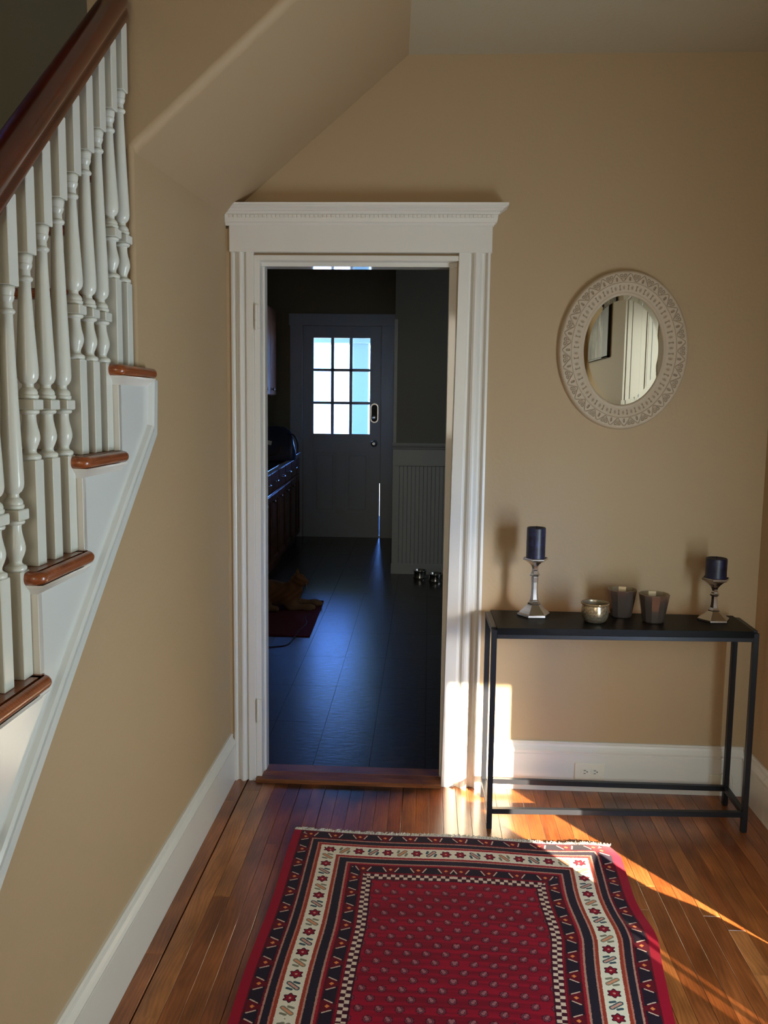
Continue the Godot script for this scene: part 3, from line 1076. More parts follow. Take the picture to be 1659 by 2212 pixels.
func build_votives() -> void:
	var t := thing("votive_holder", "low round silvered glass votive bowl with a clear lip, leftmost on the table", "candle holder", V(0.610, TOP_Y, 0.228))
	var m := MB.new()
	m.grain = 1
	m.lathe([Vector2(0.0, 0.0), Vector2(0.034, 0.0), Vector2(0.038, 0.003), Vector2(0.044, 0.013), Vector2(0.0475, 0.024), Vector2(0.0485, 0.037), Vector2(0.0475, 0.051), Vector2(0.0455, 0.059), Vector2(0.0455, 0.062)], Vector3.ZERO, 40)
	put("bowl", m, M.mercury, t)
	m = MB.new()
	m.grain = 1
	m.lathe([Vector2(0.0455, 0.0615), Vector2(0.048, 0.0635), Vector2(0.0505, 0.0655), Vector2(0.0510, 0.0690), Vector2(0.0495, 0.0710), Vector2(0.0475, 0.0700)], Vector3.ZERO, 40)
	put("rim", m, M.votive_rim, t)
	m = MB.new()
	m.lathe([Vector2(0.0475, 0.0700), Vector2(0.0445, 0.062), Vector2(0.0455, 0.037), Vector2(0.043, 0.014), Vector2(0.033, 0.006), Vector2(0.0, 0.006)], Vector3.ZERO, 40)
	put("inside", m, M.votive_inside, t)
	for q in [[V(0.723, TOP_Y, 0.140), 0.4, "flared facetted smoky votive glass, the middle one of three on the table"], [V(0.822, TOP_Y, 0.212), 0.0, "flared facetted smoky votive glass, rightmost of three on the table"]]:
		t = thing("votive_holder", q[2], "candle holder", q[0], q[1])
		m = MB.new()
		m.grain = 1
		m.lathe([Vector2(0.0, 0.0), Vector2(0.0345, 0.0), Vector2(0.0385, 0.004), Vector2(0.0415, 0.022), Vector2(0.0545, 0.101), Vector2(0.0545, 0.1035), Vector2(0.0525, 0.1040)], Vector3.ZERO, 12, 0.15, true)
		put("glass_cup", m, M.smoke, t)
		m = MB.new()
		m.grain = 1
		m.lathe([Vector2(0.0525, 0.1040), Vector2(0.0515, 0.1015), Vector2(0.0400, 0.026), Vector2(0.0350, 0.010), Vector2(0.0, 0.009)], Vector3.ZERO, 12, 0.15, true)
		put("inside", m, M.votive_inside, t)

# ---------------------------------------------------------------- mirror
func carve(band: float, ang: float) -> float:
	# depth of the carving, 0..1; band 0 at the glass, 1 at the outer rim; ang in turns
	var d := 0.0
	if band > 0.17 and band < 0.44:                       # small squares and I shapes in turn
		var u := ang * 36.0
		var f := (u - floorf(u)) - 0.5
		var h := (band - 0.305) / 0.135
		if absf(h) < 0.86:
			if absf(f + 0.23) < 0.135 and absf(h) < 0.62:  # a rough flower square
				var r := Vector2((f + 0.23) / 0.135, h / 0.62).length()
				d = maxf(d, clampf(1.25 - r, 0.0, 1.0) * (0.75 + 0.25 * sin(f * 150.0) * sin(h * 14.0)))
			var bar := absf(f - 0.24) < 0.035 and absf(h) < 0.6
			var serif := absf(f - 0.24) < 0.085 and absf(absf(h) - 0.58) < 0.12
			if bar or serif:
				d = maxf(d, 0.75)
	elif band > 0.49 and band < 0.52:
		d = 0.5
	elif band > 0.54 and band < 0.86:                     # tents with leaves and curled buds
		var u := ang * 27.0
		var f := (u - floorf(u)) - 0.5
		var h := (band - 0.54) / 0.32
		var tent := absf(absf(f) - (0.46 * (1.0 - h) + 0.02))
		if tent < 0.045:
			d = maxf(d, 0.8 * clampf(1.4 - tent / 0.034, 0.0, 1.0))
		if Vector2(f / 0.075, (h - 0.30) / 0.25).length() < 1.0:
			d = maxf(d, 0.9)
		var g := 0.5 - absf(f)
		var ring := absf(Vector2((g - 0.13) / 0.10, (h - 0.72) / 0.17).length() - 0.85)
		if ring < 0.28:
			d = maxf(d, 0.75)
		if g < 0.03 and h > 0.30 and h < 0.62:
			d = maxf(d, 0.6)
		if Vector2((g - 0.13) / 0.05, (h - 0.40) / 0.09).length() < 1.0:
			d = maxf(d, 0.7)
	return d

func build_mirror() -> void:
	var c := V(0.7145, 1.7155, 0.0)
	var t := thing("mirror", "large oval mirror in an ornate cream frame on the wall above the black table", "mirror", c)
	var gx := 0.1445
	var gy := 0.2000
	var ox := 0.2395
	var oy := 0.2925
	var m := MB.new()
	m.coloured = true
	var na := 1080
	var nb := 96
	var prof := [[0.0, 0.016], [0.03, 0.021], [0.08, 0.0225], [0.13, 0.0215], [0.17, 0.022], [0.46, 0.026], [0.54, 0.0275], [0.86, 0.027], [0.90, 0.026], [0.95, 0.022], [0.985, 0.014], [1.0, 0.004], [1.0, 0.0]]
	var rows := []
	var cols := []
	for b in nb + 1:
		var f := float(b) / nb
		var z := 0.0
		for i in prof.size() - 1:
			if f >= prof[i][0] and f <= prof[i + 1][0] and prof[i + 1][0] > prof[i][0]:
				z = lerpf(prof[i][1], prof[i + 1][1], (f - prof[i][0]) / (prof[i + 1][0] - prof[i][0]))
				break
		var row := PackedVector3Array()
		var cr := PackedColorArray()
		for k in na:
			var a := TAU * k / na
			var d := carve(f, float(k) / na)
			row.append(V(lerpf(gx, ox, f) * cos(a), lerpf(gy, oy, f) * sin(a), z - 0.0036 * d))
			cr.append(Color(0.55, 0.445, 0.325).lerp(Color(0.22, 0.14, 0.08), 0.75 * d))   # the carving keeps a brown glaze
		rows.append(row)
		cols.append(cr)
	var back := PackedVector3Array()
	var bc := PackedColorArray()
	for k in na:
		back.append(V(ox * cos(TAU * k / na), oy * sin(TAU * k / na), 0.001))
		bc.append(Color(0.55, 0.445, 0.325))
	rows.append(back)
	cols.append(bc)
	m.grid(rows, true, true)
	var i := 0
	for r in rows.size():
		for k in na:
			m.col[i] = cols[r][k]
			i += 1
	put("carved_frame", m, M.frame, t)
	# glass: flat centre and a ground bevel
	m = MB.new()
	var bev := 0.019
	rows = []
	for q in [[1.0, 0.0155], [0.0, 0.0160]]:
		var row := PackedVector3Array()
		for k in 120:
			var a := TAU * k / 120
			row.append(V((gx + 0.003 - bev * (1.0 - q[0])) * cos(a), (gy + 0.003 - bev * (1.0 - q[0])) * sin(a), q[1]))
		rows.append(row)
	m.grid(rows, false, true, true)
	put("bevel", m, M.mirror, t)
	m = MB.new()
	for k in 120:
		m.tri_to(V(0, 0, 0.016), rows[1][k], rows[1][(k + 1) % 120], V(0, 0, 1))
	put("mirror_glass", m, M.mirror, t)

# ---------------------------------------------------------------- rug
func rug_far(u: float) -> float:
	return lerpf(0.428, 0.500, pow(u, 1.2)) + 0.010 * sin(u * 5.2 + 0.4) - 0.012 * exp(-pow((u - 0.52) / 0.18, 2.0))

func rug_point(u: float, v: float) -> Vector3:
	# u across 0..1, v from the far end 0..1
	var z0 := rug_far(u)
	var z1 := 0.43 + RUG_L
	var z := lerpf(z0, z1, v)
	var xl := -0.4465 - 0.016 * clampf((z - 0.43) / 1.0, 0.0, 1.5) + 0.003 * sin(z * 9.0)
	var xr := 0.666 - 0.010 * exp(-pow((z - 0.80) / 0.12, 2.0)) + 0.006 * exp(-pow((z - 1.0) / 0.1, 2.0)) - 0.045 * clampf((z - 1.02) / 0.40, 0.0, 1.0)
	if z < 0.56:
		xr -= 0.022 * (0.56 - z) / 0.06
	# ripples along the right edge and the far end
	var rip := 0.004 * exp(-pow((u - 0.97) / 0.07, 2.0)) * (0.5 + 0.5 * sin(z * 17.0 + 0.6)) + 0.009 * exp(-pow((u - 0.97) / 0.10, 2.0) - pow((z - 0.98) / 0.07, 2.0)) + 0.012 * exp(-pow((u - 0.95) / 0.10, 2.0) - pow((z - 0.53) / 0.07, 2.0))
	return V(lerpf(xl, xr, u), 0.0085 + rip, z)

func build_rug() -> void:
	var t := thing("rug", "red oriental runner rug with floral borders and white fringe on the wood floor", "rug")
	var m := MB.new()
	var nu := 110
	var nv := 190
	var rows := []
	var uvs := []
	for j in nv + 1:
		var row := PackedVector3Array()
		var ur := PackedVector2Array()
		for i in nu + 1:
			var u := float(i) / nu
			var v := float(j) / nv
			var p := rug_point(u, v)
			row.append(p)
			ur.append(Vector2(u, v))
		rows.append(row)
		uvs.append(ur)
	m.grid(rows, true, false, false, uvs)
	put("pile", m, M.rug, t)
	m = MB.new()
	var ring := []
	for i in nu + 1:
		ring.append(rug_point(float(i) / nu, 0))
	for j in range(1, nv + 1):
		ring.append(rug_point(1, float(j) / nv))
	for i in range(nu - 1, -1, -1):
		ring.append(rug_point(float(i) / nu, 1))
	for j in range(nv - 1, 0, -1):
		ring.append(rug_point(0, float(j) / nv))
	var top := PackedVector3Array()
	var low := PackedVector3Array()
	var out := PackedVector3Array()
	for p in ring:
		top.append(p)
		low.append(V(p.x, 0.0004, p.z))
		out.append(V(p.x, p.y * 0.5, p.z))
	m.grid([top, out, low], true, true)
	put("edge_binding", m, M.rug_edge, t)
	# fringe at both ends: tufts of a few strands
	m = MB.new()
	for e in [0.0, 1.0]:
		var count := 330
		for k in count:
			var u := (k + rng.randf()) / count
			var p := rug_point(clampf(u, 0.0, 1.0), e)
			var s := -1.0 if e == 0.0 else 1.0
			var long := rng.randf_range(0.014, 0.034) * (1.25 if u > 0.9 else 1.0)
			for q in 3:
				var a := rng.randf_range(-0.7, 0.7)
				var d := V(sin(a), 0, s * cos(a))
				var p0 := p + V(rng.randf_range(-0.0015, 0.0015), -0.002, 0)
				var p1 := p0 + d * long * 0.5 + V(0, rng.randf_range(-0.001, 0.006), 0)
				var p2 := p0 + d * long + V(rng.randf_range(-0.004, 0.004), 0, 0)
				p2.y = rng.randf_range(0.001, 0.007)
				m.tube([p0, p1, p2], [0.0011, 0.0012, 0.0006], 4)
	tag(put("fringe", m, M.fringe, t), "", "", "", "stuff")

# ---------------------------------------------------------------- outlets
func build_outlets() -> void:
	var t := thing("wall_outlet", "cream double wall outlet set sideways in the baseboard below the table", "outlet", V(0.656, 0.083, 0.0195))
	var m := MB.new()
	m.bx(V(-0.060, -0.034, 0), V(0.060, 0.034, 0.0055), 0.0025)
	m.lathe([Vector2(0, 0), Vector2(0.0035, 0.0005), Vector2(0.0028, 0.0016), Vector2(0, 0.002)], Vector3.ZERO, 10)
	put("plate", box(V(-0.060, -0.034, 0), V(0.060, 0.034, 0.0055), 0.0025), M.plastic, t)
	for s in [-1, 1]:
		m = MB.new()
		var o := PackedVector2Array()
		for k in 20:
			var a := TAU * k / 20
			o.append(Vector2(s * 0.0195 + clampf(0.0175 * cos(a), -0.0165, 0.0165), clampf(0.0175 * sin(a), -0.0135, 0.0135)))
		m.prism(o, 2, 0.004, 0.0072)
		var soc := put("socket", m, M.plastic, t)
		m = MB.new()
		m.bx(V(s * 0.0195 - 0.005, 0.0045, 0.0066), V(s * 0.0195 + 0.004, 0.0068, 0.0076))
		m.bx(V(s * 0.0195 - 0.005, -0.0072, 0.0066), V(s * 0.0195 + 0.003, -0.0050, 0.0076))
		m.bx(V(s * 0.0195 + 0.006, -0.0015, 0.0066), V(s * 0.0195 + 0.0105, 0.0025, 0.0076), 0.001)
		put("slot", m, M.dark, soc)
	t = thing("wall_outlet", "small cream phone jack in the baseboard near the right corner", "outlet", V(1.149, 0.050, 0.0195))
	put("plate", box(V(-0.030, -0.032, 0), V(0.030, 0.036, 0.006), 0.0025), M.plastic, t)
	put("socket", box(V(-0.004, -0.014, 0.005), V(0.008, -0.004, 0.0068), 0.0008), M.dark, t)
	m = MB.new()
	var p := []
	for q in [[1.160, 0.086, 0.027], [1.163, 0.099, 0.035], [1.174, 0.110, 0.045], [1.187, 0.108, 0.050], [1.196, 0.092, 0.050], [1.200, 0.065, 0.047], [1.2005, 0.030, 0.043], [1.199, 0.005, 0.041], [1.185, 0.003, 0.047]]:
		p.append(V(q[0], q[1], q[2]))
	m.tube(smooth_path(p, 5), 0.0016, 6)
	tag(put("cable", m, M.plastic), "thin cream cable looping down from the phone jack to the floor", "cable")

func smooth_path(p: Array, per: int) -> Array:
	var r := []
	for i in p.size() - 1:
		for k in per:
			r.append(p[i].cubic_interpolate(p[i + 1], p[maxi(i - 1, 0)], p[mini(i + 2, p.size() - 1)], float(k) / per))
	r.append(p[-1])
	return r

# ---------------------------------------------------------------- street door and picture, seen in the mirror
func build_street_door() -> void:
	var d := built("door_2", "white street door on the right wall, upper part seen in the mirror, unseen glazed lower half shaped for the sun patch", "door")
	put("door_panel", box(V(XR - 0.004, 1.36, 1.402), V(XR + 0.034, 2.30, 1.82), 0.002), M.white, d)
	var m := MB.new()
	m.prism(PackedVector2Array([Vector2(1.432, 0.0), Vector2(1.82, 0.0), Vector2(1.82, 0.44), Vector2(1.585, 0.43), Vector2(1.560, 0.33), Vector2(1.475, 0.26), Vector2(1.432, 0.17)]), 0, XR + 0.004, XR + 0.020)
	put("unseen_kick_panel", m, M.white, d)  # out of view; outline cut to shape the sun patch and streak
	put("stile", box(V(XR - 0.003, 0, 1.838), V(XR + 0.034, 2.30, 1.925), 0.002), M.white, d)
	put("door_panel", box(V(XR - 0.004, 0.42, 1.923), V(XR + 0.020, 2.30, 2.095), 0.002), M.white, d)
	put("bead", box(V(XR - 0.008, 0.0, 1.955), V(XR + 0.006, 2.30, 1.98), 0.006), M.white, d)
	put("door_panel", box(V(XR - 0.004, 0.0, 2.093), V(XR + 0.034, 2.30, 2.365), 0.002), M.white, d)
	put("unseen_screen", box(V(XR + 0.006, 0.0, 1.925), V(XR + 0.008, 0.42, 2.093)), M.unseen_screen, d)  # unseen sheet, placed to dim the second sun streak
	put("pane", box(V(XR + 0.006, 0.44, 1.405), V(XR + 0.010, 1.36, 1.84)), M.glass, d)
	m = MB.new()
	m.bx(V(XR - 0.007, 0, 2.335), V(XR, 2.36, 2.46), 0.004)
	m.bx(V(XR - 0.012, 0, 2.46), V(XR, 2.36, 2.51), 0.005)
	m.bx(V(XR - 0.006, 0, 2.51), V(XR, 2.36, 2.545), 0.004)
	put("side_casing", m, M.white, d)
	put("header", box(V(XR - 0.03, 2.30, 1.33), V(XR, 2.46, 2.56), 0.004), M.white, d)
	var f := thing("picture", "black framed grey print on the right wall, seen only in the mirror", "picture", V(XR, 0, 0))
	m = MB.new()
	m.bx(V(-0.022, 1.86, 3.02), V(-0.001, 2.72, 3.22), 0.003)
	m.bx(V(-0.022, 1.86, 4.06), V(-0.001, 2.72, 4.12), 0.003)
	m.bx(V(-0.022, 2.66, 3.02), V(-0.001, 2.72, 4.12), 0.003)
	m.bx(V(-0.022, 1.86, 3.02), V(-0.001, 1.875, 4.12), 0.003)
	put("picture_frame", m, M.dark, f)
	m = MB.new()
	var a := V(-0.012, 1.87, 4.07)
	m.grid([PackedVector3Array([a, V(-0.012, 1.87, 3.2)]), PackedVector3Array([V(-0.012, 2.68, 4.07), V(-0.012, 2.68, 3.2)])], true, false, false, [PackedVector2Array([Vector2(0, 1), Vector2(1, 1)]), PackedVector2Array([Vector2(0, 0), Vector2(1, 0)])])
	put("print", m, M.print, f)
	# unseen blockers outside: they trim the sun patch and keep out sky light
	struct("unseen_sun_blockers", sun_blockers(), M.porch, "unseen blockers beyond the right wall, placed to cut sun and sky light", "light blocker")

func sun_blockers() -> MB:   # unseen slabs: the first trims the sun patch, the others are added against stray light
	var m := MB.new()
	m.bx(V(XR + 0.12, BLOCKER_Y, BLOCKER_Z), V(9.0, 7.0, BLOCKER_Z + 0.05))
	m.bx(V(XR + 0.101, 2.65, -2.0), V(5.2, 2.75, BLOCKER_Z))
	m.bx(V(2.35, 0, BLOCKER_Z + 0.05), V(2.45, 7.0, 9.0))
	m.bx(V(5.0, -0.1, -2.0), V(5.2, 2.75, 4.45))
	m.bx(V(XR + 0.101, -0.1, -2.1), V(5.2, 2.75, -2.0))
	return m

const BLOCKER_Z := 4.5
const BLOCKER_Y := 2.194

# ---------------------------------------------------------------- kitchen
# The kitchen floor has settled: it rises two degrees away from the hall, and what stands on it leans with it.
func settled(o: Node3D) -> Node3D:
	var b := Basis(Vector3.RIGHT, atan(0.035))
	var p := V(0, 0, -0.1)
	o.transform = Transform3D(b, p - b * p) * o.transform
	return o

func build_kitchen() -> void:
	var w := MB.new()
	w.bx(V(-1.96, 0, ZK - 0.12), V(-1.86, 3.0, -0.12))
	struct("wall_kitchen", w, M.kitchen_wall, "dim left wall of the kitchen behind the cabinets", "wall")
	w = MB.new()
	w.bx(V(-1.96, 0, ZK - 0.12), V(-1.2525, 3.0, ZK))
	w.bx(V(-0.480, 0, ZK - 0.12), V(-0.1, 3.0, ZK))
	w.bx(V(-1.2525, 2.2725, ZK - 0.12), V(-0.480, 3.0, ZK))
	struct("wall_far", w, M.kitchen_wall, "dim olive back wall of the kitchen around the glazed door", "wall")
	var zf := -3.78
	w = MB.new()
	w.bx(V(-0.283, 0, ZK - 0.12), V(2.4, 3.0, zf))
	struct("wall_pantry", w, M.pantry_wall, "dim grey wall jutting out on the right side of the kitchen", "wall")
	w = MB.new()
	w.bx(V(2.3, 0, zf), V(2.4, 3.0, -2.9))
	w.bx(V(2.3, 0, -2.3), V(2.4, 3.0, -0.12))
	w.bx(V(2.3, 0, -2.9), V(2.4, 1.3, -2.3))
	w.bx(V(2.3, 2.0, -2.9), V(2.4, 3.0, -2.3))
	w.bx(V(XR + 0.12, 0, -0.12), V(2.4, 3.0, 0.0))
	struct("wall_east", w, M.kitchen_wall, "right wall of the kitchen, out of sight", "wall")
	window("window_3", V(2.35, 1.65, -2.6), 0.6, 0.7, PI / 2, "unseen small kitchen window with an added glowing blind, placed to light the wainscot", -1.0)  # unseen window, placed to lift the wainscot
	area("unseen_window_3_daylight", V(2.29, 1.65, -2.6), V(-1, 0, 0), Vector2(0.5, 0.6), Color(0.95, 0.98, 1.0), UNSEEN_WIN3)  # lamp of the unseen kitchen window
	struct("ceiling_kitchen", box(V(-1.96, 2.87, ZK - 0.12), V(2.4, 3.0, -0.12)), M.ceiling, "unlit ceiling of the kitchen", "ceiling")

	# wainscot of the jutting wall: cap rail, flat band, narrow boards, base
	var t := built("trim_3", "painted beadboard wainscot with a cap rail on the kitchen wall", "wainscot")
	var m := MB.new()
	m.prism(PackedVector2Array([Vector2(zf, 1.150), Vector2(zf + 0.017, 1.155), Vector2(zf + 0.021, 1.168), Vector2(zf + 0.033, 1.179), Vector2(zf + 0.037, 1.191), Vector2(zf + 0.032, 1.2035), Vector2(zf, 1.2035)]), 0, -0.291, 2.3)
	put("cap_rail", m, M.kitchen_white, t)
	put("rail_band", box(V(-0.289, 1.019, zf), V(2.3, 1.152, zf + 0.017), 0.002), M.kitchen_white, t)
	m = MB.new()
	m.bx(V(-0.289, 0.19, zf), V(-0.235, 1.02, zf + 0.012), 0.002)
	for k in 70:
		m.bx(V(-0.233 + k * 0.0325, 0.19, zf), V(-0.233 + k * 0.0325 + 0.031, 1.018, zf + 0.008), 0.003)
	tag(put("bead_boards", m, M.kitchen_white, t), "", "", "", "stuff")
	put("base_board", box(V(-0.294, 0.10, zf), V(2.3, 0.213, zf + 0.018), 0.003), M.kitchen_white, t)
	put("corner_board", box(V(-0.290, 1.2035, zf - 0.03), V(-0.263, 2.19, zf + 0.006), 0.003), M.kitchen_white, t)

	build_back_door()
	# cabinets
	var xf := -1.235
	for k in 6:
		var z0 := -5.055 if k == 0 else -4.885 + 0.335 * (k - 1)
		var wd := 0.168 if k == 0 else 0.333
		var where: String = ["narrow one next to the back door", "second from the back door", "third from the back door", "fourth from the back door", "fifth from the back door", "nearest the hall"][k]
		t = thing("base_cabinet", "dark wood kitchen base cabinet, %s" % where, "cabinet", V(0, 0, z0), 0.0, "kitchen base cabinets")
		settled(t)
		put("body", box(V(-1.855, 0.09, 0.001), V(xf - 0.02, 0.843, wd)), M.cabinet, t)
		put("toe_kick", box(V(-1.855, 0, 0.001), V(-1.288, 0.09, wd)), M.cabinet, t)
		m = MB.new()
		m.bx(V(xf - 0.022, 0.10, 0.008), V(xf - 0.008, 0.662, wd - 0.008), 0.003)
		m.bx(V(xf - 0.01, 0.10, 0.008), V(xf, 0.662, 0.05), 0.003)
		m.bx(V(xf - 0.01, 0.10, wd - 0.05), V(xf, 0.662, wd - 0.008), 0.003)
		m.bx(V(xf - 0.01, 0.10, 0.05), V(xf, 0.15, wd - 0.05), 0.003)
		m.bx(V(xf - 0.01, 0.612, 0.05), V(xf, 0.662, wd - 0.05), 0.003)
		var cd := put("cabinet_door", m, M.cabinet, t)
		var d := put("drawer", box(V(xf - 0.022, 0.685, 0.008), V(xf, 0.835, wd - 0.008), 0.004, 2), M.cabinet, t)
		put("drawer_ledge", box(V(xf - 0.02, 0.667, 0.006), V(xf + 0.004, 0.679, wd - 0.006), 0.003), M.gloss_ledge, t)
		if k == 0:
			continue
		var kn := MB.new()
		kn.tube([V(xf, 0.762, 0.125), V(xf + 0.022, 0.762, 0.13), V(xf + 0.026, 0.762, 0.167), V(xf + 0.022, 0.762, 0.204), V(xf, 0.762, 0.209)], 0.006, 6)
		put("pull", kn, M.steel, d)
		kn = MB.new()
		kn.tube([V(xf, 0.61, 0.30), V(xf + 0.014, 0.61, 0.30), V(xf + 0.018, 0.61, 0.30), V(xf + 0.026, 0.61, 0.30), V(xf + 0.029, 0.61, 0.30)], [0.005, 0.005, 0.013, 0.013, 0.006], 10)
		put("knob", kn, M.steel, cd)
	var ct := thing("countertop", "dark kitchen worktop with a bright edge strip along the left wall", "worktop")
	settled(ct)
	put("slab", box(V(-1.855, 0.845, -5.065), V(-1.228, 0.878, -3.2), 0.004), M.counter, ct)
	put("edge_strip", box(V(-1.228, 0.855, -5.065), V(-1.220, 0.881, -3.2), 0.003), M.steel, ct)
	t = thing("wall_cabinet", "tall wood wall cabinet with a small knob at the kitchen's left edge", "cabinet")
	put("body", box(V(-1.855, 1.59, -5.28), V(-1.518, 2.41, -3.94), 0.003), M.wall_cabinet, t)
	for k in 4:
		var z0 := -5.28 + 0.335 * k
		m = MB.new()
		m.grain = 1
		m.bx(V(-1.518, 1.594, z0 + 0.003), V(-1.50, 2.406, z0 + 0.332), 0.003)
		var d := put("cabinet_door", m, M.wall_cabinet, t)
		var kn := MB.new()
		var kz := z0 + 0.285
		kn.tube([V(-1.50, 1.645, kz), V(-1.486, 1.645, kz), V(-1.480, 1.645, kz), V(-1.470, 1.645, kz), V(-1.466, 1.645, kz)], [0.006, 0.006, 0.015, 0.015, 0.007], 10)
		put("knob", kn, M.steel, d)

	build_bag()
	# mat, cable, bowls
	m = MB.new()
	m.prism(PackedVector2Array([Vector2(-0.733, -2.814), Vector2(-0.719, -1.954), Vector2(-1.40, -1.962), Vector2(-1.40, -2.83)]), 1, 0.0, 0.009)
	tag(settled(put("floor_mat", m, M.mat_red)), "dark red mat under the cat on the kitchen floor", "mat")
	m = MB.new()
	var p := [V(-1.10, 0.003, -1.68), V(-0.933, 0.003, -1.723), V(-0.838, 0.003, -1.765), V(-0.813, 0.003, -1.90), V(-0.797, 0.0115, -2.05), V(-0.774, 0.0115, -2.212), V(-0.799, 0.0115, -2.342), V(-0.786, 0.0115, -2.455)]
	m.tube(smooth_path(p, 6), 0.003, 6)
	tag(settled(put("cable", m, M.dark_cable)), "thin cable lying on the kitchen floor and across the red mat", "cable")
	for q in [[V(-0.051, 0, -3.655), 0.055, "stainless steel pet bowl against the wainscot, the farther of two"], [V(0.075, 0, -3.545), 0.058, "stainless steel pet bowl beside the door frame, the nearer of two"]]:
		t = thing("pet_bowl", q[2], "bowl", q[0])
		settled(t)
		var r: float = q[1]
		m = MB.new()
		m.lathe([Vector2(0, 0), Vector2(r, 0), Vector2(r, 0.004), Vector2(r * 0.93, 0.012), Vector2(r * 0.90, 0.03), Vector2(r * 0.93, 0.050), Vector2(r * 0.99, 0.056), Vector2(r * 1.0, 0.059), Vector2(r * 0.95, 0.060), Vector2(r * 0.80, 0.04), Vector2(r * 0.70, 0.014), Vector2(0, 0.011)], Vector3.ZERO, 28)
		put("bowl", m, M.steel, t)

func build_back_door() -> void:
	var t := built("trim_4", "painted flat casing around the kitchen's back door", "door frame")
	put("side_casing", box(V(-1.380, 0.15, ZK), V(-1.255, 2.277, ZK + 0.02), 0.003), M.kitchen_white, t)
	put("side_casing", box(V(-0.477, 0.15, ZK), V(-0.338, 2.277, ZK + 0.02), 0.003), M.kitchen_white, t)
	put("head_casing", box(V(-1.39, 2.275, ZK), V(-0.328, 2.388, ZK + 0.026), 0.003), M.kitchen_white, t)
	put("sill", box(V(-1.2525, 0.05, ZK - 0.12), V(-0.480, 0.194, ZK + 0.005), 0.003), M.kitchen_white, t)
	var d := built("door_1", "white back door with nine panes of bright glass at the end of the kitchen", "door")
	var x0 := -1.2515
	var xa := -1.147
	var xb := -0.589
	var z0 := ZK - 0.042
	var z1 := ZK - 0.002
	# frame members around the glazing and the two lower panels
	var m := MB.new()
	m.bx(V(x0, 0.1945, z0), V(xa, 2.272, z1), 0.001)
	m.bx(V(xb, 0.73, z0), V(-0.4805, 2.272, z1), 0.001)
	m.bx(V(xb, 0.1945, z0), V(-0.4840, 0.731, z1), 0.001)
	m.bx(V(xa, 2.156, z0), V(xb, 2.272, z1), 0.001)
	m.bx(V(xa, 1.037, z0), V(xb, 1.219, z1), 0.001)
	m.bx(V(xa, 0.1945, z0), V(xb, 0.428, z1), 0.001)
	m.bx(V(-0.921, 0.428, z0), V(-0.823, 1.037, z1), 0.001)
	put("door_frame", m, M.kitchen_white, d)
	for q in [[xa, -0.921], [-0.823, xb]]:
		m = MB.new()
		m.bx(V(q[0], 0.428, z0 + 0.012), V(q[1], 1.037, z1 - 0.014))
		m.bx(V(q[0] + 0.03, 0.46, z0 + 0.012), V(q[1] - 0.03, 1.005, z1 - 0.006), 0.006)
		put("door_panel", m, M.kitchen_white, d)
	var px := [xa, -0.977, -0.945, -0.794, -0.762, xb]
	var py := [1.219, 1.510, 1.538, 1.832, 1.860, 2.156]
	for k in [1, 3]:
		put("glazing_bar", box(V(px[k], 1.219, z0 + 0.006), V(px[k + 1], 2.156, z1 - 0.004), 0.004), M.kitchen_white, d)
		put("glazing_bar", box(V(xa, py[k], z0 + 0.006), V(xb, py[k + 1], z1 - 0.004), 0.004), M.kitchen_white, d)
	for a in [0, 2, 4]:
		for b in [0, 2, 4]:
			put("pane", box(V(px[a], py[b], z0 + 0.018), V(px[a + 1], py[b + 1], z0 + 0.022)), M.glass, d)
	# lock plate, bolt turn, knob
	m = MB.new()
	var o := PackedVector2Array()
	var o2 := PackedVector2Array()
	for k in 28:
		var a := TAU * k / 28
		o.append(Vector2(-0.541 + 0.040 * cos(a), 1.4275 + 0.040 * sin(a) + (0.056 if sin(a) > 0.0 else -0.056)))
		o2.append(Vector2(-0.541 + 0.029 * cos(a), 1.4275 + 0.029 * sin(a) + (0.055 if sin(a) > 0.0 else -0.055)))
	m.prism(o, 2, z1, z1 + 0.013)
	var lk := put("lock_plate", m, M.steel, d)
	m = MB.new()
	m.prism(o2, 2, z1 + 0.011, z1 + 0.018)
	put("keypad", m, M.dark, lk)
	m = MB.new()
	m.tube([V(-0.541, 1.385, z1 + 0.017), V(-0.541, 1.385, z1 + 0.030), V(-0.541, 1.385, z1 + 0.032)], [0.019, 0.018, 0.009], 14)
	put("bolt_turn", m, M.steel, lk)
	m = MB.new()
	m.tube([V(-0.542, 1.128, z1), V(-0.542, 1.128, z1 + 0.006), V(-0.542, 1.128, z1 + 0.008), V(-0.542, 1.128, z1 + 0.028), V(-0.542, 1.128, z1 + 0.032), V(-0.542, 1.128, z1 + 0.045), V(-0.542, 1.128, z1 + 0.056), V(-0.542, 1.128, z1 + 0.060)], [0.036, 0.034, 0.013, 0.012, 0.025, 0.032, 0.027, 0.014], 18)
	put("knob", m, M.steel, d)
	# what stands behind the panes: a bright back porch
	var w := MB.new()
	w.bx(V(-0.945, 0.1, -7.26), V(-0.725, 2.4, -7.14), 0.01)
	w.bx(V(-0.98, 0.1, -7.28), V(-0.69, 0.32, -7.12), 0.01)
	w.bx(V(-3.2, 2.225, -7.36), V(0.6, 2.6, -7.05), 0.01)
	w.bx(V(-3.2, 2.55, -7.4), V(0.6, 2.65, ZK - 0.121))  # unseen roof, placed to limit the sky glow on the kitchen floor
	struct("wall_back_porch", w, M.porch, "pale post and beam of the back porch behind the glazed door, under an unseen roof that blocks high sky", "porch")
	struct("floor_porch", box(V(-3.4, 0.0, -7.8), V(0.8, 0.1, ZK - 0.121)), M.stone, "pale floor of the back porch behind the glazed door", "porch floor")

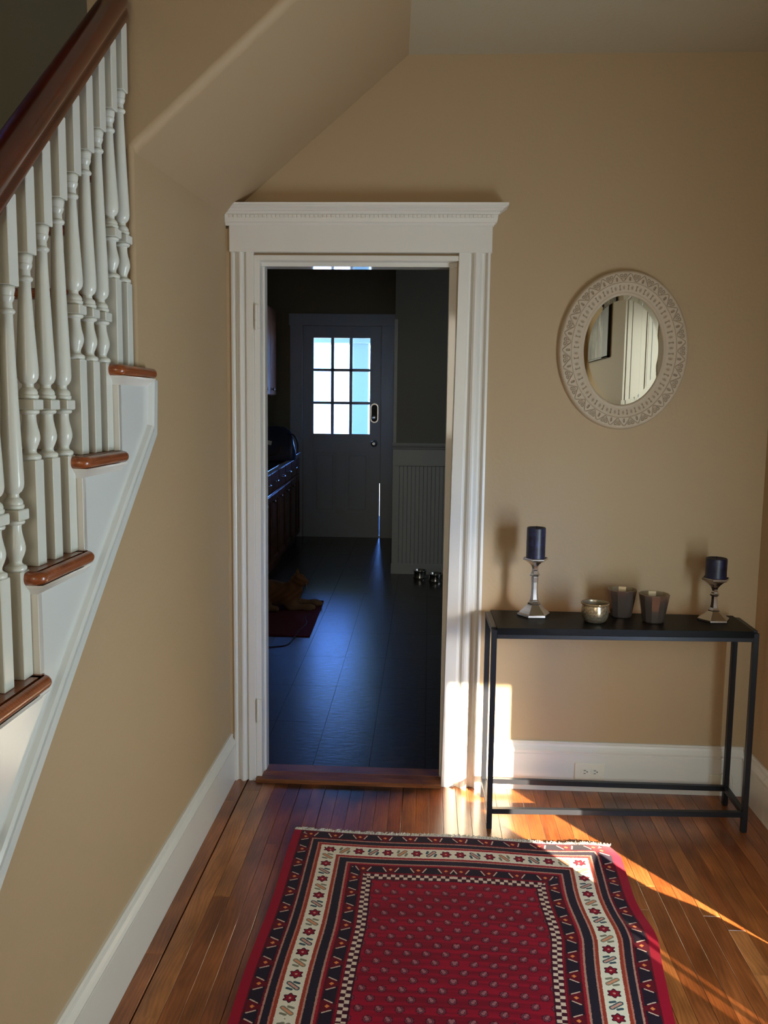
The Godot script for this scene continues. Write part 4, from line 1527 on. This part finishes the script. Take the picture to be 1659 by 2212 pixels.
func build_bag() -> void:
	var t := thing("handbag", "slouched navy leather handbag with a white tag on the kitchen worktop", "bag", V(-1.315, 0.886, -4.17), 0.2)
	settled(t)
	var m := MB.new()
	var rows := []
	var na := 36
	for q in [[0.0, 0.0, 0.0], [0.0, 0.170, 0.085], [0.006, 0.178, 0.092], [0.06, 0.176, 0.090], [0.13, 0.165, 0.078], [0.19, 0.150, 0.060], [0.235, 0.128, 0.040], [0.262, 0.100, 0.022], [0.275, 0.070, 0.010], [0.280, 0.0, 0.0]]:
		var row := PackedVector3Array()
		for k in na:
			var a := TAU * k / na
			var cx := signf(cos(a)) * pow(absf(cos(a)), 0.55)
			var cz := signf(sin(a)) * pow(absf(sin(a)), 0.7)
			var sag := 0.006 * sin(a * 5.0 + q[0] * 30.0) * minf(q[0] * 12.0, 1.0)
			row.append(V((q[1] + sag) * cx, q[0] + 0.01 * sin(a * 2.0 + 1.0) * minf(q[0] * 5.0, 1.0), (q[2] + sag) * cz))
		rows.append(row)
	m.grid(rows, true, true)
	put("body", m, M.navy, t)
	m = MB.new()
	m.tube(smooth_path([V(0.10, 0.225, 0.035), V(0.15, 0.22, 0.05), V(0.185, 0.17, 0.06), V(0.19, 0.11, 0.06), V(0.18, 0.06, 0.07)], 5), 0.007, 8)
	put("strap", m, M.navy, t)
	m = MB.new()
	m.tube(smooth_path([V(-0.06, 0.045, 0.098), V(0.0, 0.06, 0.110), V(0.035, 0.09, 0.105), V(0.05, 0.125, 0.092)], 5), 0.006, 8)
	put("handle", m, M.leather, t)
	var tg := put("tag", box(V(-0.024, -0.018, 0), V(0.024, 0.018, 0.002), 0.0008), M.paper, t)
	tg.position = V(-0.055, 0.155, 0.084)
	tg.rotation = Vector3(-0.2, 0.0, -0.25)

# ---------------------------------------------------------------- cat
func capsule(p: Vector3, a: Vector3, b: Vector3, ra: float, rb: float) -> float:
	var ab := b - a
	var h := clampf((p - a).dot(ab) / ab.length_squared(), 0.0, 1.0)
	return p.distance_to(a + ab * h) - lerpf(ra, rb, h)

func nets(bones: Array, cell: float, smooth: float, into: MB, paint: Callable) -> void:
	# surface nets of a smooth union of tapered capsules [a, b, ra, rb]
	var lo := Vector3.INF
	var hi := -Vector3.INF
	for b in bones:
		var r: float = maxf(b[2], b[3]) + cell * 3.0
		lo = lo.min(b[0] - Vector3.ONE * r).min(b[1] - Vector3.ONE * r)
		hi = hi.max(b[0] + Vector3.ONE * r).max(b[1] + Vector3.ONE * r)
	var n := Vector3i(((hi - lo) / cell).ceil()) + Vector3i.ONE
	var f := PackedFloat32Array()
	f.resize(n.x * n.y * n.z)
	f.fill(1.0)
	var sx := 1
	var sy := n.x
	var sz := n.x * n.y
	for b in bones:
		var r: float = maxf(b[2], b[3]) + smooth * 2.0 + cell * 2.0
		var l := Vector3i(((b[0].min(b[1]) - Vector3.ONE * r - lo) / cell).floor()).max(Vector3i.ZERO)
		var u := Vector3i(((b[0].max(b[1]) + Vector3.ONE * r - lo) / cell).ceil()).min(n - Vector3i.ONE)
		for z in range(l.z, u.z + 1):
			for y in range(l.y, u.y + 1):
				for x in range(l.x, u.x + 1):
					var d := capsule(lo + V(x, y, z) * cell, b[0], b[1], b[2], b[3])
					var i := x + y * sy + z * sz
					var e := f[i]
					var h := maxf(smooth - absf(d - e), 0.0) / smooth
					f[i] = minf(d, e) - h * h * smooth * 0.25
	var at := {}
	var corner := [0, sx, sy, sx + sy, sz, sx + sz, sy + sz, sx + sy + sz]
	for z in n.z - 1:
		for y in n.y - 1:
			for x in n.x - 1:
				var i := x + y * sy + z * sz
				var inside := 0
				for q in corner:
					if f[i + q] < 0.0:
						inside += 1
				if inside == 0 or inside == 8:
					continue
				var sum := Vector3.ZERO
				var cnt := 0
				for ax in 3:
					var st: int = [sx, sy, sz][ax]
					for q in 8:
						if q & (1 << ax):
							continue
						var a := f[i + corner[q]]
						var b := f[i + corner[q] + st]
						if (a < 0.0) != (b < 0.0):
							var p := V(q & 1, (q >> 1) & 1, (q >> 2) & 1)
							p[ax] += a / (a - b)
							sum += p
							cnt += 1
				var pos := lo + (V(x, y, z) + sum / cnt) * cell
				var g := V(f[i + sx] - f[i], f[i + sy] - f[i], f[i + sz] - f[i]) + V(f[i + corner[7]] - f[i + corner[6]], f[i + corner[7]] - f[i + corner[5]], f[i + corner[7]] - f[i + corner[3]])
				into.c = paint.call(pos)
				at[i] = into.vert(pos, g.normalized(), Vector2.ZERO)
	for i in at:
		for ax in 3:
			var st: int = [sx, sy, sz][ax]
			var s1: int = [sy, sz, sx][ax]
			var s2: int = [sz, sx, sy][ax]
			if not (at.has(i - s1) and at.has(i - s2) and at.has(i - s1 - s2)):
				continue
			var a := f[i]
			var b := f[i + st]
			if (a < 0.0) == (b < 0.0):
				continue
			var q := [at[i], at[i - s1], at[i - s1 - s2], at[i - s2]]
			if a < 0.0:
				into.idx.append_array([q[0], q[2], q[1], q[0], q[3], q[2]])
			else:
				into.idx.append_array([q[0], q[1], q[2], q[0], q[2], q[3]])

func build_cat() -> void:
	var t := thing("cat", "orange tabby cat lying on the red mat with its head raised and forelegs stretched out", "cat", V(-1.03, 0.009, -2.60), 0.10)
	settled(t)
	var fur := func(p: Vector3) -> Color:
		var base := Color(0.22, 0.10, 0.042)
		var stripe := 0.5 + 0.5 * sin(p.x * 95.0 + 6.0 * sin(p.y * 30.0))
		var pale := clampf((0.07 - p.y) * 14.0, 0.0, 1.0)
		if p.x > 0.17 and p.y < 0.15 and p.y > 0.10:
			pale = 0.6
		return base.lerp(Color(0.12, 0.05, 0.02), stripe * 0.55).lerp(Color(0.34, 0.26, 0.19), pale * 0.6)
	var m := MB.new()
	m.coloured = true
	# body, haunch, shoulders, neck and legs in one skin
	nets([
		[V(-0.24, 0.085, 0.0), V(-0.05, 0.100, 0.0), 0.082, 0.088],
		[V(-0.05, 0.100, 0.0), V(0.075, 0.100, 0.005), 0.088, 0.070],
		[V(-0.20, 0.070, 0.07), V(-0.10, 0.055, 0.10), 0.062, 0.045],
		[V(-0.20, 0.070, -0.07), V(-0.10, 0.055, -0.10), 0.060, 0.045],
		[V(-0.10, 0.030, 0.115), V(0.0, 0.020, 0.118), 0.026, 0.019],
		[V(0.07, 0.105, 0.005), V(0.125, 0.165, 0.005), 0.060, 0.046],
		[V(0.095, 0.075, 0.0), V(0.130, 0.120, 0.0), 0.055, 0.040],
		[V(0.065, 0.070, 0.055), V(0.100, 0.026, 0.065), 0.042, 0.025],
		[V(0.100, 0.024, 0.065), V(0.215, 0.019, 0.072), 0.025, 0.018],
		[V(0.215, 0.019, 0.072), V(0.250, 0.017, 0.070), 0.019, 0.017],
		[V(0.070, 0.070, -0.050), V(0.120, 0.028, -0.055), 0.042, 0.026],
		[V(0.120, 0.026, -0.055), V(0.260, 0.020, -0.045), 0.025, 0.018],
		[V(0.260, 0.020, -0.045), V(0.295, 0.018, -0.040), 0.020, 0.017],
		[V(-0.30, 0.060, 0.02), V(-0.36, 0.025, 0.10), 0.030, 0.022],
		[V(-0.36, 0.022, 0.10), V(-0.25, 0.018, 0.19), 0.021, 0.017],
		[V(-0.25, 0.018, 0.19), V(-0.12, 0.016, 0.20), 0.017, 0.013],
	], 0.0085, 0.035, m, fur)
	# head with muzzle, cheeks and ears
	nets([
		[V(0.140, 0.196, 0.002), V(0.152, 0.198, 0.002), 0.047, 0.044],
		[V(0.165, 0.186, 0.002), V(0.196, 0.179, 0.002), 0.031, 0.021],
		[V(0.160, 0.178, 0.026), V(0.176, 0.176, 0.016), 0.024, 0.019],
		[V(0.160, 0.178, -0.022), V(0.176, 0.176, -0.012), 0.024, 0.019],
		[V(0.198, 0.186, 0.002), V(0.205, 0.184, 0.002), 0.009, 0.007],
		[V(0.132, 0.222, 0.030), V(0.136, 0.262, 0.040), 0.017, 0.004],
		[V(0.140, 0.222, 0.036), V(0.136, 0.262, 0.040), 0.014, 0.004],
		[V(0.132, 0.222, -0.026), V(0.136, 0.262, -0.036), 0.017, 0.004],
		[V(0.140, 0.222, -0.032), V(0.136, 0.262, -0.036), 0.014, 0.004],
		[V(0.125, 0.175, 0.003), V(0.120, 0.160, 0.004), 0.045, 0.046],
	], 0.0045, 0.012, m, fur)
	put("body", m, M.fur, t)
	for s in [-1.0, 1.0]:
		m = MB.new()
		m.lathe([Vector2(0, -0.0062), Vector2(0.0045, -0.0045), Vector2(0.0062, 0), Vector2(0.0045, 0.0045), Vector2(0, 0.0062)], V(0.1765, 0.203, 0.002 + s * 0.0205), 12)
		put("eye", m, M.eye, t)
	m = MB.new()
	for s in [-1.0, 1.0]:
		for k in 4:
			m.tube([V(0.192, 0.180 - k * 0.003, 0.002 + s * 0.012), V(0.205, 0.182 - k * 0.006, 0.002 + s * 0.045), V(0.205, 0.180 - k * 0.010, 0.002 + s * 0.075)], [0.0006, 0.0005, 0.0002], 4)
	tag(put("whiskers", m, M.paper, t), "", "", "", "stuff")

func aim(n: Node3D, towards: Vector3) -> void:
	n.basis = Basis.looking_at(towards, Vector3.UP if absf(towards.normalized().y) < 0.99 else Vector3.RIGHT)

func area(called: String, at: Vector3, towards: Vector3, size: Vector2, c: Color, e: float) -> void:
	var l := AreaLight3D.new()
	l.name = called
	l.area_size = size
	l.light_color = c
	l.light_energy = e
	l.shadow_enabled = true
	l.position = at
	add_child(l, true)
	aim(l, towards)

func set_light_and_camera() -> void:
	var cam := Camera3D.new()
	cam.name = "camera"
	cam.basis = Basis(Vector3.UP, deg_to_rad(2.84355)) * Basis(Vector3.RIGHT, deg_to_rad(-6.87639)) * Basis(Vector3.BACK, deg_to_rad(0.70957))
	cam.position = V(0, 1.5, 3.37)
	cam.fov = rad_to_deg(2.0 * atan(1106.0 / 1900.0))
	cam.near = 0.05
	cam.far = 200.0
	add_child(cam)
	cam.current = true

	var e := Environment.new()
	var sky := Sky.new()
	var ps := ProceduralSkyMaterial.new()
	ps.sky_top_color = Color(0.20, 0.38, 0.80)
	ps.sky_horizon_color = Color(0.47, 0.70, 1.0)
	ps.ground_horizon_color = Color(0.47, 0.70, 1.0)
	ps.ground_bottom_color = Color(0.45, 0.50, 0.58)
	ps.sky_energy_multiplier = 1.0
	ps.ground_energy_multiplier = 1.0
	sky.sky_material = ps
	e.background_mode = Environment.BG_SKY
	e.sky = sky
	e.background_energy_multiplier = SKY
	e.tonemap_mode = Environment.TONE_MAPPER_LINEAR
	e.tonemap_exposure = EXPOSURE
	e.sdfgi_enabled = true
	e.ssao_enabled = true
	e.ssil_enabled = true
	var we := WorldEnvironment.new()
	we.name = "environment"
	we.environment = e
	add_child(we)

	var az := deg_to_rad(33.5)
	for s in [[18.2, 0.5, SUN, Color(1.0, 0.93, 0.82), "sun"], [12.5, 9.0, SOFT_SUN, Color(1.0, 0.96, 0.90), "unseen_soft_sun"]]:  # the second is an unseen broad, lower sun for soft shadows
		var l := DirectionalLight3D.new()
		l.name = s[4]
		var el := deg_to_rad(s[0])
		l.light_energy = s[2]
		l.light_color = s[3]
		l.light_angular_distance = s[1]
		l.shadow_enabled = true
		l.sky_mode = DirectionalLight3D.SKY_MODE_LIGHT_ONLY
		add_child(l, true)
		aim(l, -V(sin(az) * cos(el), sin(el), cos(az) * cos(el)))
	area("unseen_window_4_daylight", V(-0.15, 1.8, 5.69), V(0, 0, -1), Vector2(1.1, 1.2), Color(1.0, 0.97, 0.89), UNSEEN_WIN4)  # unseen lamp behind the viewer, brightens the back wall
	# unseen lamps for the hall daylight, set in the openings
	area("unseen_door_daylight", V(XR - 0.03, 0.92, 1.62), V(-0.95, 0, -0.31), Vector2(0.34, 0.86), Color(0.90, 0.98, 1.0), DOOR_LIGHT)  # out of view, turned to light the left wall and doorway
	area("unseen_window_1_daylight", V(XR - 0.01, 0.92, 5.15), V(-1, 0, 0), Vector2(0.85, 0.95), Color(1.0, 0.98, 0.93), UNSEEN_WIN1)  # unseen lamp, lights the hall from the right

const SKY := 34.0
const UNSEEN_WIN3 := 0.35
const EXPOSURE := 1.0
const SUN := 24.0
const SOFT_SUN := 1.0
const DOOR_LIGHT := 1.7
const UNSEEN_WIN1 := 0.6
const UNSEEN_WIN4 := 2.3
const TAN := Color(0.715, 0.615, 0.475)
const WHITE := Color(0.89, 0.875, 0.84)

func more_materials() -> void:
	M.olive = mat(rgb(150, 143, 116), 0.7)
	M.gloss = mat(WHITE, 0.07)
	M.baluster = mat(Color(0.87, 0.88, 0.84), 0.22)
	M.rug_edge = mat(RED, 0.95)
	M.votive_rim = mat(rgb(170, 140, 100), 0.15, 0.5)
	M.wall_cabinet = wood(rgb(150, 100, 76), 0.4)
	M.pantry_wall = mat(rgb(138, 138, 136), 0.7)
	M.glow_blind = mat(rgb(236, 232, 222), 0.8)
	M.glow_blind.emission_enabled = true  # added glow of the unseen blinds, stands in for daylight
	M.glow_blind.emission = Color(1.0, 0.97, 0.9)
	M.glow_blind.emission_energy_multiplier = 0.8
	M.gloss_ledge = mat(rgb(120, 74, 56), 0.12)
	M.dark_cable = mat(rgb(60, 60, 66), 0.5)
	M.eye = mat(rgb(150, 140, 60), 0.1)

func _ready() -> void:
	rng.seed = 20240611
	set_light_and_camera()
	make_textures()
	make_materials()
	more_materials()
	build_shell()
	build_floor()
	build_doorway()
	build_stairs()
	build_street_door()
	build_kitchen()
	build_table()
	build_rug()
	build_mirror()
	build_candles()
	build_votives()
	build_cat()
	build_outlets()
